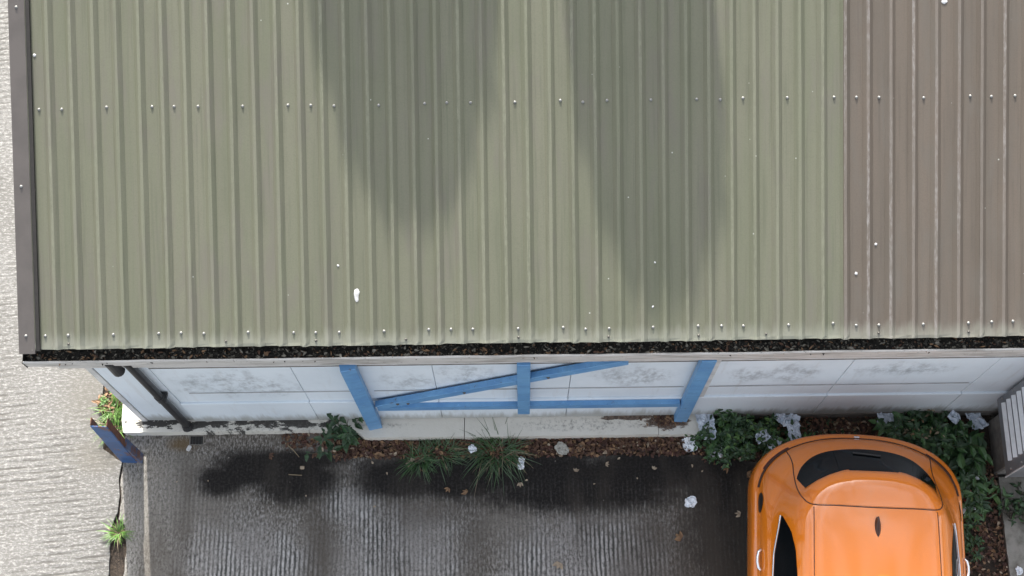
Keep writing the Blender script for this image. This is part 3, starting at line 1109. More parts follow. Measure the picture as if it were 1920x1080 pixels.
# ------------------------------------------------------------------ the steel gate post beside the shed corner
gpost = empty('gate_post', (-3.45, 2.70, 0))
tag(gpost, 'short blue steel channel post with rusty flange beside the shed corner', 'post')
H = 1.16
mb = MB()
mb.box((-0.070, -0.030, 0), (0.070, -0.020, H), 0.002)
ch = mb.build('channel_web', M['blue_steel'], gpost)
mb = MB()
mb.box((0.062, -0.0195, 0.32), (0.070, 0.045, H + 0.01), 0.002)
fl = mb.build('flange', M['rust'], gpost)
mb = MB()
mb.box((-0.070, -0.0195, 0), (-0.062, 0.045, H + 0.02), 0.002)
fl2 = mb.build('flange', M['rust'], gpost)
mb = MB()
mb.add([(0.0715, -0.025, 0.0), (0.115, -0.03, 0.0), (0.115, 0.055, 0.0), (0.0715, 0.055, 0.0), (0.0715, -0.025, 0.50), (0.080, -0.03, 0.50), (0.080, 0.055, 0.56), (0.0715, 0.055, 0.56)],
       [(0, 3, 2, 1), (4, 5, 6, 7), (0, 1, 5, 4), (1, 2, 6, 5), (2, 3, 7, 6), (3, 0, 4, 7)])
pl = mb.build('guard_plate', M['blue_flaked'], gpost)
pl['label'] = 'flaking lower guard plate'
gpost.rotation_euler = (R(-3.4), R(1.2), R(-3))

# drain gully beside the plinth
dr = empty('drain', (-2.86, 2.868, 0))
tag(dr, 'small dark square drain gully at the foot of the plinth', 'drain')
mb = MB()
for (a, b) in (((-0.065, -0.045, -0.05), (0.065, -0.037, 0.008)), ((-0.065, 0.037, -0.05), (0.065, 0.045, 0.008)), ((-0.065, -0.0365, -0.05), (-0.057, 0.0365, 0.008)), ((0.057, -0.0365, -0.05), (0.065, 0.0365, 0.008))):
    mb.box(a, b)
mb.build('frame', M['block'], dr)
mb = MB()
mb.box((-0.0565, -0.0365, 0.001), (0.0565, 0.0365, 0.004))
mb.build('cover', M['gutter_in'], dr)
mb = MB()
for q in range(4):
    x = -0.04 + q * 0.027
    mb.box((x, -0.036, 0.0045), (x + 0.006, 0.036, 0.008))
mb.build('grate', M['black_trim'], dr)

# ------------------------------------------------------------------ metal cabinet on its block base (right edge)
blk = MB()
blk.box((4.285, 2.46, -0.03), (5.0, 2.95, 0.58), 0.012)
bo = blk.build('block_base', M['block'])
tag(bo, 'low concrete block base under the grey metal cabinet', 'base')
cab = empty('metal_cabinet', (4.6, 2.66, 0.582))
tag(cab, 'grey metal louvred cabinet standing against the shed wall', 'cabinet')


def cabp(mbx, name, mat):
    o = mbx.build(name, mat)
    o.location = (-4.6, -2.66, -0.582)
    o.parent = cab
    return o


mb = MB()
mb.box((4.19, 2.325, 0.582), (5.0, 3.005, 1.95), 0.008)
cabp(mb, 'housing', M['cabinet'])
for q in range(7):
    z = 0.80 + q * 0.135
    mb = MB()
    mb.add([(4.188, 2.43, z), (4.188, 2.93, z), (4.160, 2.93, z - 0.028), (4.160, 2.43, z - 0.028), (4.188, 2.43, z - 0.045), (4.188, 2.93, z - 0.045)],
           [(0, 1, 2, 3), (3, 2, 5, 4), (0, 3, 4), (1, 5, 2)])
    cabp(mb, 'louvre', M['louvre'])
mb = MB()
mb.box((4.183, 2.322, 0.580), (4.1895, 2.332, 1.95))
cabp(mb, 'edge_strip', M['louvre'])
for (y, z) in ((2.37, 0.74), (2.37, 1.02), (2.37, 1.3), (2.975, 0.74), (2.975, 1.02), (2.975, 1.3)):
    s_ = bpy.data.objects.new('rivet', scr_w)
    COL.objects.link(s_)
    s_.parent = cab
    s_.location = (4.19 - 4.6, y - 2.66, z - 0.582)
    s_.rotation_euler = (0, R(-90), 0)


# ------------------------------------------------------------------ the orange car (rear towards the shed)
car = empty('car', (2.905, 2.700, 0), R(-3.4))
tag(car, 'glossy orange hatchback car parked with its rear towards the shed', 'car')
# rings: z, half width, rear v, front v, rear cap depth, front cap depth, cap exponent
RING = [
    (0.20, 0.800, 0.10, 4.08, 0.46, 0.60, 2.4),
    (0.42, 0.872, 0.01, 4.20, 0.52, 0.70, 2.4),
    (0.60, 0.886, 0.00, 4.22, 0.54, 0.72, 2.4),
    (0.71, 0.882, 0.012, 4.20, 0.55, 0.74, 2.4),
    (0.755, 0.868, 0.035, 4.16, 0.55, 0.76, 2.4),
    (0.775, 0.842, 0.062, 4.10, 0.55, 0.78, 2.3),
    (0.80, 0.832, 0.072, 4.00, 0.57, 0.80, 2.3),
    (0.87, 0.822, 0.100, 3.70, 0.62, 0.80, 2.25),
    (0.94, 0.792, 0.150, 3.30, 0.68, 0.70, 2.2),
    (1.00, 0.748, 0.205, 3.06, 0.70, 0.62, 2.2),
    (1.18, 0.668, 0.345, 2.66, 0.62, 0.55, 2.3),
    (1.31, 0.590, 0.445, 2.32, 0.48, 0.50, 2.5),
    (1.375, 0.525, 0.520, 2.16, 0.40, 0.45, 2.6),
    (1.41, 0.455, 0.620, 2.04, 0.38, 0.42, 2.6),
    (1.435, 0.30, 0.80, 1.90, 0.36, 0.40, 2.5),
    (1.448, 0.13, 1.00, 1.72, 0.25, 0.25, 2.3),
    (1.450, 0.010, 1.25, 1.48, 0.08, 0.08, 2.0),
]


def ringp(h):
    h = max(0.0, min(len(RING) - 1.0001, h))
    i = int(h)
    t = h - i
    p0 = RING[max(i - 1, 0)]
    p1, p2 = RING[i], RING[i + 1]
    p3 = RING[min(i + 2, len(RING) - 1)]
    out = []
    for a, b, c, d in zip(p0, p1, p2, p3):
        m1, m2 = (c - a) * 0.5, (d - b) * 0.5
        if (c - b) * (b - a) <= 0: m1 = 0
        if (d - c) * (c - b) <= 0: m2 = 0
        m1 = max(-3 * abs(c - b), min(3 * abs(c - b), m1))
        m2 = max(-3 * abs(c - b), min(3 * abs(c - b), m2))
        t2, t3 = t * t, t * t * t
        out.append((2 * t3 - 3 * t2 + 1) * b + (t3 - 2 * t2 + t) * m1 + (-2 * t3 + 3 * t2) * c + (t3 - t2) * m2)
    return out


def carP(s, h):
    """s in [-1,1]: 0 rear middle, |s|<.45 rear cap, then side, then front cap; local car coords: y = -v"""
    z, a, r, f_, cr, cf, n = ringp(h)
    t = abs(s)
    sg = 1 if s >= 0 else -1
    if t < 0.45:
        ph = t / 0.45 * math.pi / 2
        u = a * max(0, math.sin(ph)) ** (2 / n)
        vv = r + cr * (1 - max(0, math.cos(ph)) ** (2 / n))
    elif t < 0.75:
        q = (t - 0.45) / 0.30
        u = a * (1 + 0.010 * math.sin(q * math.pi))
        vv = (r + cr) + ((f_ - cf) - (r + cr)) * q
    else:
        ph = (1 - t) / 0.25 * math.pi / 2
        u = a * max(0, math.sin(ph)) ** (2 / n)
        vv = f_ - cf * (1 - max(0, math.cos(ph)) ** (2 / n))
    return Vector((sg * u, -vv, z))


NS, NH = 176, 96
bv, bf = [], []
for j in range(NH + 1):
    h = (len(RING) - 1) * j / NH
    for i in range(NS):
        bv.append(carP(-1 + 2 * i / NS, h))
for j in range(NH):
    for i in range(NS):
        q = (i + 1) % NS
        bf.append((j * NS + i, j * NS + q, (j + 1) * NS + q, (j + 1) * NS + i))
bf.append(tuple(NH * NS + i for i in range(NS)))
body = mesh_obj('body', bv, bf, M['paint'], car, True)
BVH = BVHTree.FromPolygons(bv, bf)


def drop(u, v, off=0.0):
    hit, nrm, _, _ = BVH.ray_cast(Vector((u, -v, 3.0)), Vector((0, 0, -1)))
    if hit is None:
        hit, nrm, _, _ = BVH.find_nearest(Vector((u, -v, 0.8)))
    if nrm.z < 0:
        nrm = -nrm
    return hit + nrm * off


def patch(name, lo, hi, n, m, off, mat, parent=car, th=0.0):
    """panel following the body between two plan curves lo(t), hi(t), t in 0..1"""
    vv, ff = [], []
    for j in range(m + 1):
        for i in range(n + 1):
            a, b = Vector(lo(i / n)), Vector(hi(i / n))
            p = a.lerp(b, j / m)
            vv.append(drop(p.x, p.y, off if not callable(off) else off(i / n, j / m)))
    for j in range(m):
        for i in range(n):
            a = j * (n + 1) + i
            ff.append((a, a + 1, a + n + 2, a + n + 1))
    if th:
        # give the panel its edge thickness
        k = len(vv)
        rim = [i for i in range(n + 1)] + [j * (n + 1) + n for j in range(1, m + 1)] + [m * (n + 1) + i for i in range(n - 1, -1, -1)] + [j * (n + 1) for j in range(m - 1, 0, -1)]
        for i in rim:
            vv.append(vv[i] - Vector((0, 0, th)))
        for q in range(len(rim)):
            w = (q + 1) % len(rim)
            ff.append((rim[q], rim[w], k + w, k + q))
    return mesh_obj(name, vv, ff, mat, parent, True)


def poly(pts):
    pts = [Vector(p) for p in pts]
    d = [0]
    for a, b in zip(pts[:-1], pts[1:]):
        d.append(d[-1] + (b - a).length)

    def fn(t):
        q = t * d[-1]
        for i in range(len(pts) - 1):
            if q <= d[i + 1] + 1e-9:
                return pts[i].lerp(pts[i + 1], (q - d[i]) / (d[i + 1] - d[i] + 1e-9))
        return pts[-1]
    return fn


def smoothpoly(pts, k=6):
    out = []
    pts = [Vector(p) for p in pts]
    for i in range(len(pts) - 1):
        p0, p1, p2, p3 = pts[max(i - 1, 0)], pts[i], pts[i + 1], pts[min(i + 2, len(pts) - 1)]
        for q in range(k):
            t = q / k
            out.append(0.5 * ((2 * p1) + (-p0 + p2) * t + (2 * p0 - 5 * p1 + 4 * p2 - p3) * t * t + (-p0 + 3 * p1 - 3 * p2 + p3) * t ** 3))
    out.append(pts[-1])
    return poly([tuple(p) for p in out])


# rear window
rw_lo = smoothpoly([(-0.565, 0.49), (-0.51, 0.375), (-0.40, 0.275), (-0.25, 0.225), (0, 0.205), (0.25, 0.225), (0.40, 0.275), (0.51, 0.375), (0.565, 0.49)])
rw_hi = smoothpoly([(-0.525, 0.605), (-0.3, 0.56), (0, 0.54), (0.3, 0.56), (0.525, 0.605)])
gl = patch('rear_window', rw_lo, rw_hi, 48, 10, 0.003, M['car_glass'])
mb = MB()
mb.tube([drop(-0.10 + 0.02 * i, 0.262 + 0.002 * i, 0.010) for i in range(12)], 0.008, 6)
mb.build('wiper', M['black_trim'], gl)

# roof spoiler with its stepped rear edge
sp_lo = poly([(-0.535, 0.600), (-0.45, 0.545), (-0.35, 0.497), (-0.25, 0.462), (-0.205, 0.452), (-0.19, 0.462), (0, 0.462), (0.19, 0.462), (0.205, 0.452), (0.25, 0.462), (0.35, 0.497), (0.45, 0.545), (0.535, 0.600)])
sp_hi = poly([(-0.49, 0.745), (-0.2, 0.750), (0, 0.752), (0.2, 0.750), (0.49, 0.745)])


def spoiler():
    n, m = 72, 10
    vv, ff = [], []
    for j in range(m + 1):
        for i in range(n + 1):
            a, b = sp_lo(i / n), sp_hi(i / n)
            p = a.lerp(b, j / m)
            base = drop(p.x, p.y, 0).z
            t = 1 - j / m
            edge = max(0.0, 1 - (p.x / 0.54) ** 4)
            z = base + 0.004 + 0.055 * t ** 1.4 * edge
            vv.append(Vector((p.x, -p.y, z)))
    for j in range(m):
        for i in range(n):
            a = j * (n + 1) + i
            ff.append((a, a + 1, a + n + 2, a + n + 1))
    k = len(vv)
    for i in range(n + 1):
        vv.append(vv[i] + Vector((0, -0.012, -0.030)))
    for i in range(n):
        ff.append((i, i + n + 2 - n - 1 if False else k + i, k + i + 1, i + 1))
    return mesh_obj('spoiler', vv, ff, M['paint'], car, True)


spoiler()


def seam(pts, r=0.0035, mat='seam', name='seam', off=0.0005, n=60, straight=False):
    fn = poly(pts) if straight else smoothpoly(pts)
    mb_ = MB()
    mb_.tube([drop(fn(i / n).x, fn(i / n).y, off) for i in range(n + 1)], r, 6)
    return mb_.build(name, M[mat], car)


# hatch shut line
seam([(-0.60, 0.205), (-0.575, 0.33), (-0.578, 0.45), (-0.578, 0.58), (-0.555, 0.69), (-0.49, 0.750), (-0.3, 0.757), (0, 0.762), (0.3, 0.757), (0.49, 0.750), (0.555, 0.69), (0.578, 0.58), (0.578, 0.45), (0.575, 0.33), (0.60, 0.205)], 0.0045, n=120)
# bumper groove (follows its own ring)
mb = MB()
mb.tube([carP(s / 60 * 0.41, 5.35) + Vector((0, 0, 0.002)) for s in range(-60, 61)], [0.012 if abs(s) > 30 else 0.006 for s in range(-60, 61)], 8)
mb.build('bumper_groove', M['seam'], car)
mb = MB()
mb.tube([carP(-0.004, 4.6) + Vector((0, 0, 0.004)), carP(0.004, 4.6) + Vector((0, 0, 0.004))], 0.009, 8)
mb.build('badge', M['chrome'], car)
# slim tail lamps under the groove ends
for sgn in (-1, 1):
    mb = MB()
    mb.tube([carP(sgn * (0.20 + 0.012 * i), 4.9) + Vector((0, 0, -0.006)) for i in range(12)], 0.014, 8)
    mb.build('tail_lamp', M['lamp_red'], car)
# roof rails (ditch mouldings)
for sgn in (-1, 1):
    seam([(sgn * 0.488, 0.77), (sgn * 0.492, 1.0), (sgn * 0.495, 1.4), (sgn * 0.485, 1.9)], 0.0035, name='roof_ditch')
# shark fin aerial
fin_b = drop(0, 0.90, 0).z
mb = MB()
ns = 12
sec = []
for i in range(ns + 1):
    t = i / ns
    y = 0.84 + 0.155 * t
    w = 0.027 * math.sin(math.pi * min(1, 0.12 + t * 0.80)) ** 0.8
    hh = 0.058 * (1 - t) ** 0.8 + 0.004
    zb = drop(0, y, 0).z - 0.004
    sec.append([(-w, -y, zb), (-w * 0.55, -y, zb + hh * 0.6), (0, -y, zb + hh), (w * 0.55, -y, zb + hh * 0.6), (w, -y, zb)])
for s_ in sec:
    mb.v += [Vector(q) for q in s_]
for i in range(ns):
    for j in range(4):
        mb.f.append((i * 5 + j, (i + 1) * 5 + j, (i + 1) * 5 + j + 1, i * 5 + j + 1))
mb.f.append((0, 1, 2, 3, 4))
mb.mi = [0] * len(mb.f)
mb.build('aerial', M['fin'], car, True)

# side windows with bright sill strips, handles, vents, mirrors
for sgn in (-1, 1):
    lo = poly([(sgn * 0.695, 0.80), (sgn * 0.740, 1.10), (sgn * 0.757, 1.5), (sgn * 0.757, 2.0), (sgn * 0.745, 2.45), (sgn * 0.735, 2.60)])
    hi = poly([(sgn * 0.688, 0.81), (sgn * 0.640, 0.95), (sgn * 0.615, 1.10), (sgn * 0.600, 1.5), (sgn * 0.598, 1.85), (sgn * 0.66, 2.45), (sgn * 0.725, 2.61)])
    w_ = patch('side_window', lo, hi, 48, 8, 0.003, M['car_glass'])
    mb = MB()
    pts = [lo(i / 40) for i in range(41)]
    mb.tube([drop(p.x + sgn * 0.004, p.y, 0.006) for p in pts], 0.0065, 6)
    mb.build('sill_strip', M['chrome'], w_)
    # door handle: a bowed bar standing off the door skin
    hb = [carP(sgn * (0.45 + 0.30 * q), 7.1) for q in (0.150, 0.160, 0.18, 0.20, 0.22, 0.23)]
    mb = MB()
    offs = (0.004, 0.026, 0.034, 0.034, 0.026, 0.004)
    mb.tube([p + Vector((sgn * o_, 0, 0.004)) for p, o_ in zip(hb, offs)], 0.013, 8)
    mb.build('door_handle', M['chrome'], car, True)
    # oval black flap on the rear flank
    mb = MB()
    cen = carP(sgn * 0.438, 7.0)
    for i in range(24):
        w = 2 * math.pi * i / 24
        s0 = 0.445 + 0.0 * math.cos(w)
        vy = 0.66 + 0.085 * math.cos(w)
        hh = 6.55 + 0.75 * math.sin(w)
        # find the ring point at this v
        best = min((carP(sgn * (0.38 + 0.0012 * q), hh) for q in range(120)), key=lambda p: abs(-p.y - vy))
        mb.v.append(best + Vector((sgn * 0.004, 0, 0.003)))
    c0 = sum(mb.v, Vector((0, 0, 0))) / 24 + Vector((sgn * 0.006, 0, 0.004))
    mb.v.append(c0)
    mb.f = [(i, (i + 1) % 24, 24) for i in range(24)]
    mb.mi = [0] * 24
    mb.build('flank_vent', M['black_trim'], car, True)
    # mirror housing
    mb = MB()
    mb.box((-0.10, -0.05, -0.055), (0.10, 0.05, 0.055), 0.03)
    mm = mb.build('mirror', M['paint'], car, True)
    mm.location = (sgn * 0.93, -2.46, 1.0)
    mb = MB()
    mb.tube([(sgn * 0.74, -2.50, 0.96), (sgn * 0.90, -2.46, 0.98)], 0.02, 6)
    mb.build('mirror_arm', M['black_trim'], car)
    # wheels
    for vy in (0.78, 3.38):
        wh = MB()
        X0, X1 = sgn * 0.66, sgn * 0.835
        prof = [(X0, 0.20), (X0, 0.30), (X0 + (X1 - X0) * 0.15, 0.325), (X0 + (X1 - X0) * 0.85, 0.325), (X1, 0.30), (X1, 0.215)]
        for (x, r_) in prof:
            for s in range(28):
                w = 2 * math.pi * s / 28
                wh.v.append(Vector((x, -vy + r_ * math.cos(w), 0.325 + r_ * math.sin(w))))
        for i in range(len(prof) - 1):
            for s in range(28):
                q = (s + 1) % 28
                wh.f.append((i * 28 + s, i * 28 + q, (i + 1) * 28 + q, (i + 1) * 28 + s))
        wh.mi = [0] * len(wh.f)
        wo_ = wh.build('wheel', M['tyre'], car, True)
        rm = MB()
        rm.tube([(sgn * 0.68, -vy, 0.325), (sgn * 0.825, -vy, 0.325)], [0.214, 0.214], 28)
        rm.build('rim', M['louvre'], wo_)
# windscreen, bonnet line, head lamps
ws_lo = poly([(-0.60, 2.52), (-0.3, 2.86), (0, 2.92), (0.3, 2.86), (0.60, 2.52)])
ws_hi = poly([(-0.50, 2.16), (0, 2.22), (0.50, 2.16)])
patch('windscreen', ws_lo, ws_hi, 32, 10, 0.003, M['car_glass'])
for sgn in (-1, 1):
    patch('head_lamp', poly([(sgn * 0.50, 3.98), (sgn * 0.75, 3.70)]), poly([(sgn * 0.45, 3.84), (sgn * 0.70, 3.52)]), 10, 5, 0.003, M['lamp_clear'])
seam([(-0.68, 3.0), (-0.62, 3.5), (-0.4, 3.93), (0, 4.02), (0.4, 3.93), (0.62, 3.5), (0.68, 3.0)])


# ------------------------------------------------------------------ plants
def grass_tuft(name, loc, n, rad, hgt, mats, label, seed, spread=0.9, wid=0.006, group=None, lean=(0, 0)):
    rg = random.Random(seed)
    root = empty(name, loc)
    tag(root, label, 'grass', group)
    mb_ = MB()
    for i in range(n):
        a = rg.uniform(0, 6.283)
        r0 = rad * 0.5 * math.sqrt(rg.random())
        b = Vector((math.cos(a) * r0, math.sin(a) * r0 * 0.6, -0.02))
        a += rg.gauss(0, 0.9)
        out = rg.uniform(0.15, spread)
        d = Vector((math.cos(a) * out + lean[0], math.sin(a) * out + lean[1], 1)).normalized()
        L = hgt * rg.uniform(0.6, 1.35)
        side = Vector((-math.sin(a), math.cos(a), rg.uniform(-0.3, 0.3))).normalized()
        w = wid * rg.uniform(0.6, 1.3)
        k0 = len(mb_.v)
        p = b.copy()
        segs = 6
        for s in range(segs + 1):
            t = s / segs
            ww = w * (1 - t ** 1.6) + 0.0004
            mb_.v += [p - side * ww, p + side * ww + Vector((0, 0, 0.0015))]
            d = (d + Vector((d.x * 0.22, d.y * 0.22, -0.20 - 0.18 * t)) * rg.uniform(0.6, 1.2)).normalized()
            p = p + d * (L / segs)
            if p.z < 0.012:
                p.z = 0.012
        for s in range(segs):
            q = k0 + s * 2
            mb_.f.append((q, q + 1, q + 3, q + 2))
            mb_.mi.append(rg.choices(range(len(mats)), [6, 3, 1][:len(mats)])[0] if s == 0 else mb_.mi[-1])
    mb_.build('blades', [M[m] for m in mats], root)
    mb_ = MB()
    for i in range(7):
        a = rg.uniform(0, 6.28)
        mb_.leaf((0, 0, 0.0), (math.cos(a), math.sin(a), 0.3), (0, 0, 1), rad * 0.7, 0.01, 0.3)
    mb_.build('dead_blades', M['straw'], root)
    return root


def leafy(name, loc, stems, hgt, spread, leafL, leafW, mats, label, cat, seed, per=9, stem_r=0.003, sx=1.0, sy=1.0, group=None, droop=0.35):
    rg = random.Random(seed)
    root = empty(name, loc)
    tag(root, label, cat, group)
    fm, sm = MB(), MB()
    for i in range(stems):
        a = rg.uniform(0, 6.283)
        rr = math.sqrt(rg.random())
        b = Vector((math.cos(a) * rr * spread * sx * 0.75, math.sin(a) * rr * spread * sy * 0.75, -0.015))
        H_ = hgt * rg.uniform(0.45, 1.15)
        lean = Vector((math.cos(a) * rg.uniform(0, 0.7) * rr + rg.uniform(-.25, .25), math.sin(a) * rg.uniform(0, 0.6) * rr + rg.uniform(-.25, .25) - 0.1, 1)).normalized()
        pts = []
        p = b.copy()
        d = lean.copy()
        for s in range(6):
            pts.append(p.copy())
            p = p + d * (H_ / 5)
            d = (d + Vector((rg.uniform(-.25, .25), rg.uniform(-.25, .25), -0.08))).normalized()
        sm.tube(pts, [stem_r * (1 - 0.7 * s / 5) for s in range(6)], 4, 0, False)
        for q in range(per):
            t = (q + rg.random()) / per
            t = 0.12 + 0.88 * t
            k_ = min(4, int(t * 5))
            pp = pts[k_].lerp(pts[k_ + 1], t * 5 - k_)
            a2 = q * 2.4 + rg.uniform(-0.5, 0.5)
            dd = Vector((math.cos(a2), math.sin(a2), rg.uniform(-0.15, 0.45)))
            L = leafL * rg.uniform(0.55, 1.25) * (1.15 - 0.5 * t)
            mi = rg.choices(range(len(mats)), [5, 3, 1][:len(mats)])[0]
            fm.leaf(pp, dd, Vector((rg.uniform(-.35, .35), rg.uniform(-.35, .35), 1)), L, L * leafW * rg.uniform(0.8, 1.2), droop * rg.uniform(0.3, 1.3), mi)
    sm.build('stem', M['stem'], root)
    fm.build('foliage', [M[m] for m in mats], root)
    return root


# sapling growing in the broken corner of the plinth
leafy('sapling', (-1.53, 2.86, 0), 9, 0.55, 0.12, 0.095, 0.55, ['leaf_dark', 'leaf_dark', 'leaf_mid'], 'dark green leafy sapling at the broken corner of the plinth', 'sapling', 5, 11, 0.004, 1.2, 0.9)
# tufts along the leaf litter
grass_tuft('grass_tuft', (-0.15, 2.72, 0), 200, 0.30, 0.31, ['grass_grey', 'leaf_mid', 'straw'], 'largest arching grass tuft at the middle of the plinth', 41, 0.75, 0.0035, lean=(0.0, -0.12))
grass_tuft('grass_tuft', (-0.66, 2.72, 0), 120, 0.24, 0.20, ['grass_grey', 'leaf_mid'], 'thin grass tuft close left of the largest tuft', 43, 0.9, 0.0032)
grass_tuft('grass_tuft', (-0.86, 2.66, 0), 100, 0.16, 0.19, ['leaf_mid', 'grass_grey'], 'small spiky grass tuft on the dark slab edge right of the sapling', 42, 0.9, 0.004, lean=(0, -0.15))
# bright grass in the gap by the road
for i, (x, y, n, r_, h_, lb) in enumerate(((-3.60, 2.99, 90, 0.13, 0.20, 'bright green grass tuft just behind the blue steel post'),
                                          (-3.62, 3.16, 80, 0.13, 0.18, 'bright green grass tuft beside the left end of the plinth'),
                                          (-3.51, 2.045, 70, 0.10, 0.14, 'small bright grass tuft growing from the crack by the road'))):
    grass_tuft('grass_tuft', (x, y, 0), n, r_, h_, ['grass_bright', 'leaf_light', 'straw'], lb, 50 + i, 0.75, 0.004)
leafy('weed', (-3.67, 3.24, 0), 10, 0.10, 0.10, 0.07, 0.5, ['litter_b', 'leaf_light', 'straw'], 'small brown and yellow weed in the strip by the road', 'weed', 77, 6)

# weeds between the shed and the car
leafy('nettle_clump', (2.02, 2.86, 0), 60, 0.40, 0.36, 0.075, 0.55, ['leaf_dark', 'leaf_mid', 'leaf_light'], 'dense dark green nettle clump left of the car rear', 'weeds', 61, 14, 0.003, 1.15, 0.55)
leafy('nettle_clump', (2.38, 2.78, 0), 26, 0.26, 0.22, 0.075, 0.5, ['leaf_dark', 'leaf_mid', 'leaf_light'], 'smaller nettle clump between the car rear and the dense clump', 'weeds', 62, 12, 0.003, 1.1, 0.6)
leafy('nettle_clump', (1.75, 2.77, 0), 16, 0.22, 0.12, 0.06, 0.5, ['leaf_mid', 'leaf_dark'], 'low nettle clump among the white tissues', 'weeds', 63, 10, 0.003)
leafy('dry_weed', (2.80, 2.90, 0), 22, 0.16, 0.30, 0.05, 0.4, ['litter_a', 'leaf_dark', 'straw'], 'sparse brown dried weed behind the middle of the car rear', 'weeds', 64, 6, 0.003, 1.2, 0.4)
leafy('bramble', (3.62, 2.84, 0), 40, 0.40, 0.34, 0.10, 0.55, ['leaf_dark', 'leaf_mid'], 'broad dark bramble behind the right rear of the car', 'weeds', 65, 11, 0.004, 1.1, 0.6)
leafy('dock_plant', (3.95, 2.62, 0), 22, 0.34, 0.24, 0.17, 0.42, ['leaf_dark', 'leaf_mid'], 'large leaved dock plant right of the car rear', 'weeds', 66, 7, 0.004, 0.8, 0.9)
leafy('dry_weed', (3.48, 2.82, 0), 10, 0.50, 0.10, 0.05, 0.4, ['straw', 'litter_b'], 'tall pale dead stalks beside the bramble', 'weeds', 67, 6, 0.004)
leafy('dock_plant', (4.08, 2.28, 0), 18, 0.30, 0.20, 0.14, 0.32, ['leaf_mid', 'leaf_dark', 'leaf_light'], 'narrow leaved dock plant below the grey cabinet', 'weeds', 68, 8, 0.004, 0.7, 1.0)
leafy('weed', (4.42, 2.18, 0.03), 26, 0.14, 0.20, 0.07, 0.5, ['moss_b', 'leaf_dark', 'leaf_mid'], 'grey green weed creeping over the path edge', 'weed', 69, 7, 0.003, 0.8, 1.1)
leafy('weed', (4.00, 1.90, 0), 16, 0.14, 0.16, 0.07, 0.45, ['leaf_dark', 'leaf_mid'], 'low weed in the leaf strip beside the car door', 'weed', 70, 7, 0.003, 0.6, 1.3)


# ------------------------------------------------------------------ leaf litter (uncountable) and single things lying about
def litter_bed(name, regions, label, seed):
    rg = random.Random(seed)
    mb_ = MB()
    for (x0, x1, y0, y1, n, zmax) in regions:
        for i in range(n):
            x, y = rg.uniform(x0, x1), rg.uniform(y0, y1)
            if rg.random() > 0.5 + 0.9 * noise.noise(Vector((x * 4, y * 9, seed))) + 0.35:
                continue
            L = rg.uniform(0.018, 0.055)
            a = rg.uniform(0, 6.28)
            mi = rg.choices((0, 1, 2, 3), (46, 18, 32, 4))[0]
            mb_.leaf((x, y, rg.uniform(-0.012, zmax)), (math.cos(a), math.sin(a), rg.uniform(-0.25, 0.45)), (rg.uniform(-.6, .6), rg.uniform(-.6, .6), 1), L, L * rg.uniform(0.4, 0.75), rg.uniform(-0.2, 0.5), mi)
    o = mb_.build(name, [M['litter_a'], M['litter_b'], M['litter_c'], M['litter_d']])
    return tag(o, label, 'leaves', kind='stuff')


litter_bed('leaf_litter', [(-1.62, 1.66, 2.685, 2.85, 3600, 0.03), (-2.1, -1.45, 2.78, 2.93, 380, 0.02), (1.66, 4.2, 2.62, 3.0, 2200, 0.03), (3.80, 4.30, 0.8, 2.62, 2200, 0.03), (1.25, 1.55, 2.88, 3.0, 0, 0.0),
                           (-3.73, -3.54, 2.95, 3.4, 160, 0.02)], 'bed of brown fallen leaves along the foot of the shed', 91)
rg = random.Random(14)
mb = MB()
for i in range(120):
    t = rg.gauss(0, 0.35)
    x, y = 1.38 + rg.gauss(0, 0.07), 2.965 + rg.gauss(0, 0.022)
    a = rg.uniform(0, 6.28)
    L = rg.uniform(0.02, 0.045)
    if y < 3.0:
        mb.leaf((x, y, PL_Z + 0.004 + rg.uniform(0, 0.02)), (math.cos(a), math.sin(a), rg.uniform(0, 0.3)), (rg.uniform(-.4, .4), rg.uniform(-.4, .4), 1), L, L * 0.55, 0.2, rg.choice((0, 0, 1, 2)))
tag(mb.build('leaf_litter', [M['litter_a'], M['litter_b'], M['litter_c']]), 'small drift of brown leaves on the plinth at the right blue post', 'leaves', kind='stuff')

# single fallen leaves and crumbs on the dark slab
LV = [(-0.428, 2.353, 1, 0.055), (-0.585, 2.403, 1, 0.045), (-1.793, 2.734, 0, 0.05), (2.02, 2.72, 3, 0.07), (2.074, 2.487, 1, 0.06), (1.465, 1.926, 1, 0.075), (1.995, 2.13, 3, 0.05),
      (0.389, 1.73, 3, 0.07), (0.048, 2.443, 3, 0.045), (0.816, 2.60, 3, 0.035), (1.242, 2.547, 3, 0.04), (1.588, 2.59, 3, 0.03), (1.67, 2.517, 3, 0.03), (0.55, 2.532, 3, 0.04), (-0.954, 2.66, 3, 0.08),
      (-1.264, 2.629, 3, 0.03), (-1.144, 2.555, 3, 0.03), (-1.258, 2.246, 3, 0.025), (-2.2, 2.715, 0, 0.05), (-2.74, 2.505, 3, 0.02), (-3.025, 2.485, 3, 0.02), (-0.80, 2.55, 1, 0.04), (0.12, 2.466, 3, 0.03),
      (1.9, 2.56, 1, 0.06), (2.0, 2.66, 3, 0.06), (1.10, 2.46, 3, 0.02), (0.70, 2.42, 3, 0.02), (0.95, 2.66, 3, 0.03), (-1.86, 2.36, 3, 0.02)]
lmats = [M['litter_a'], M['litter_b'], M['litter_c'], M['litter_d']]
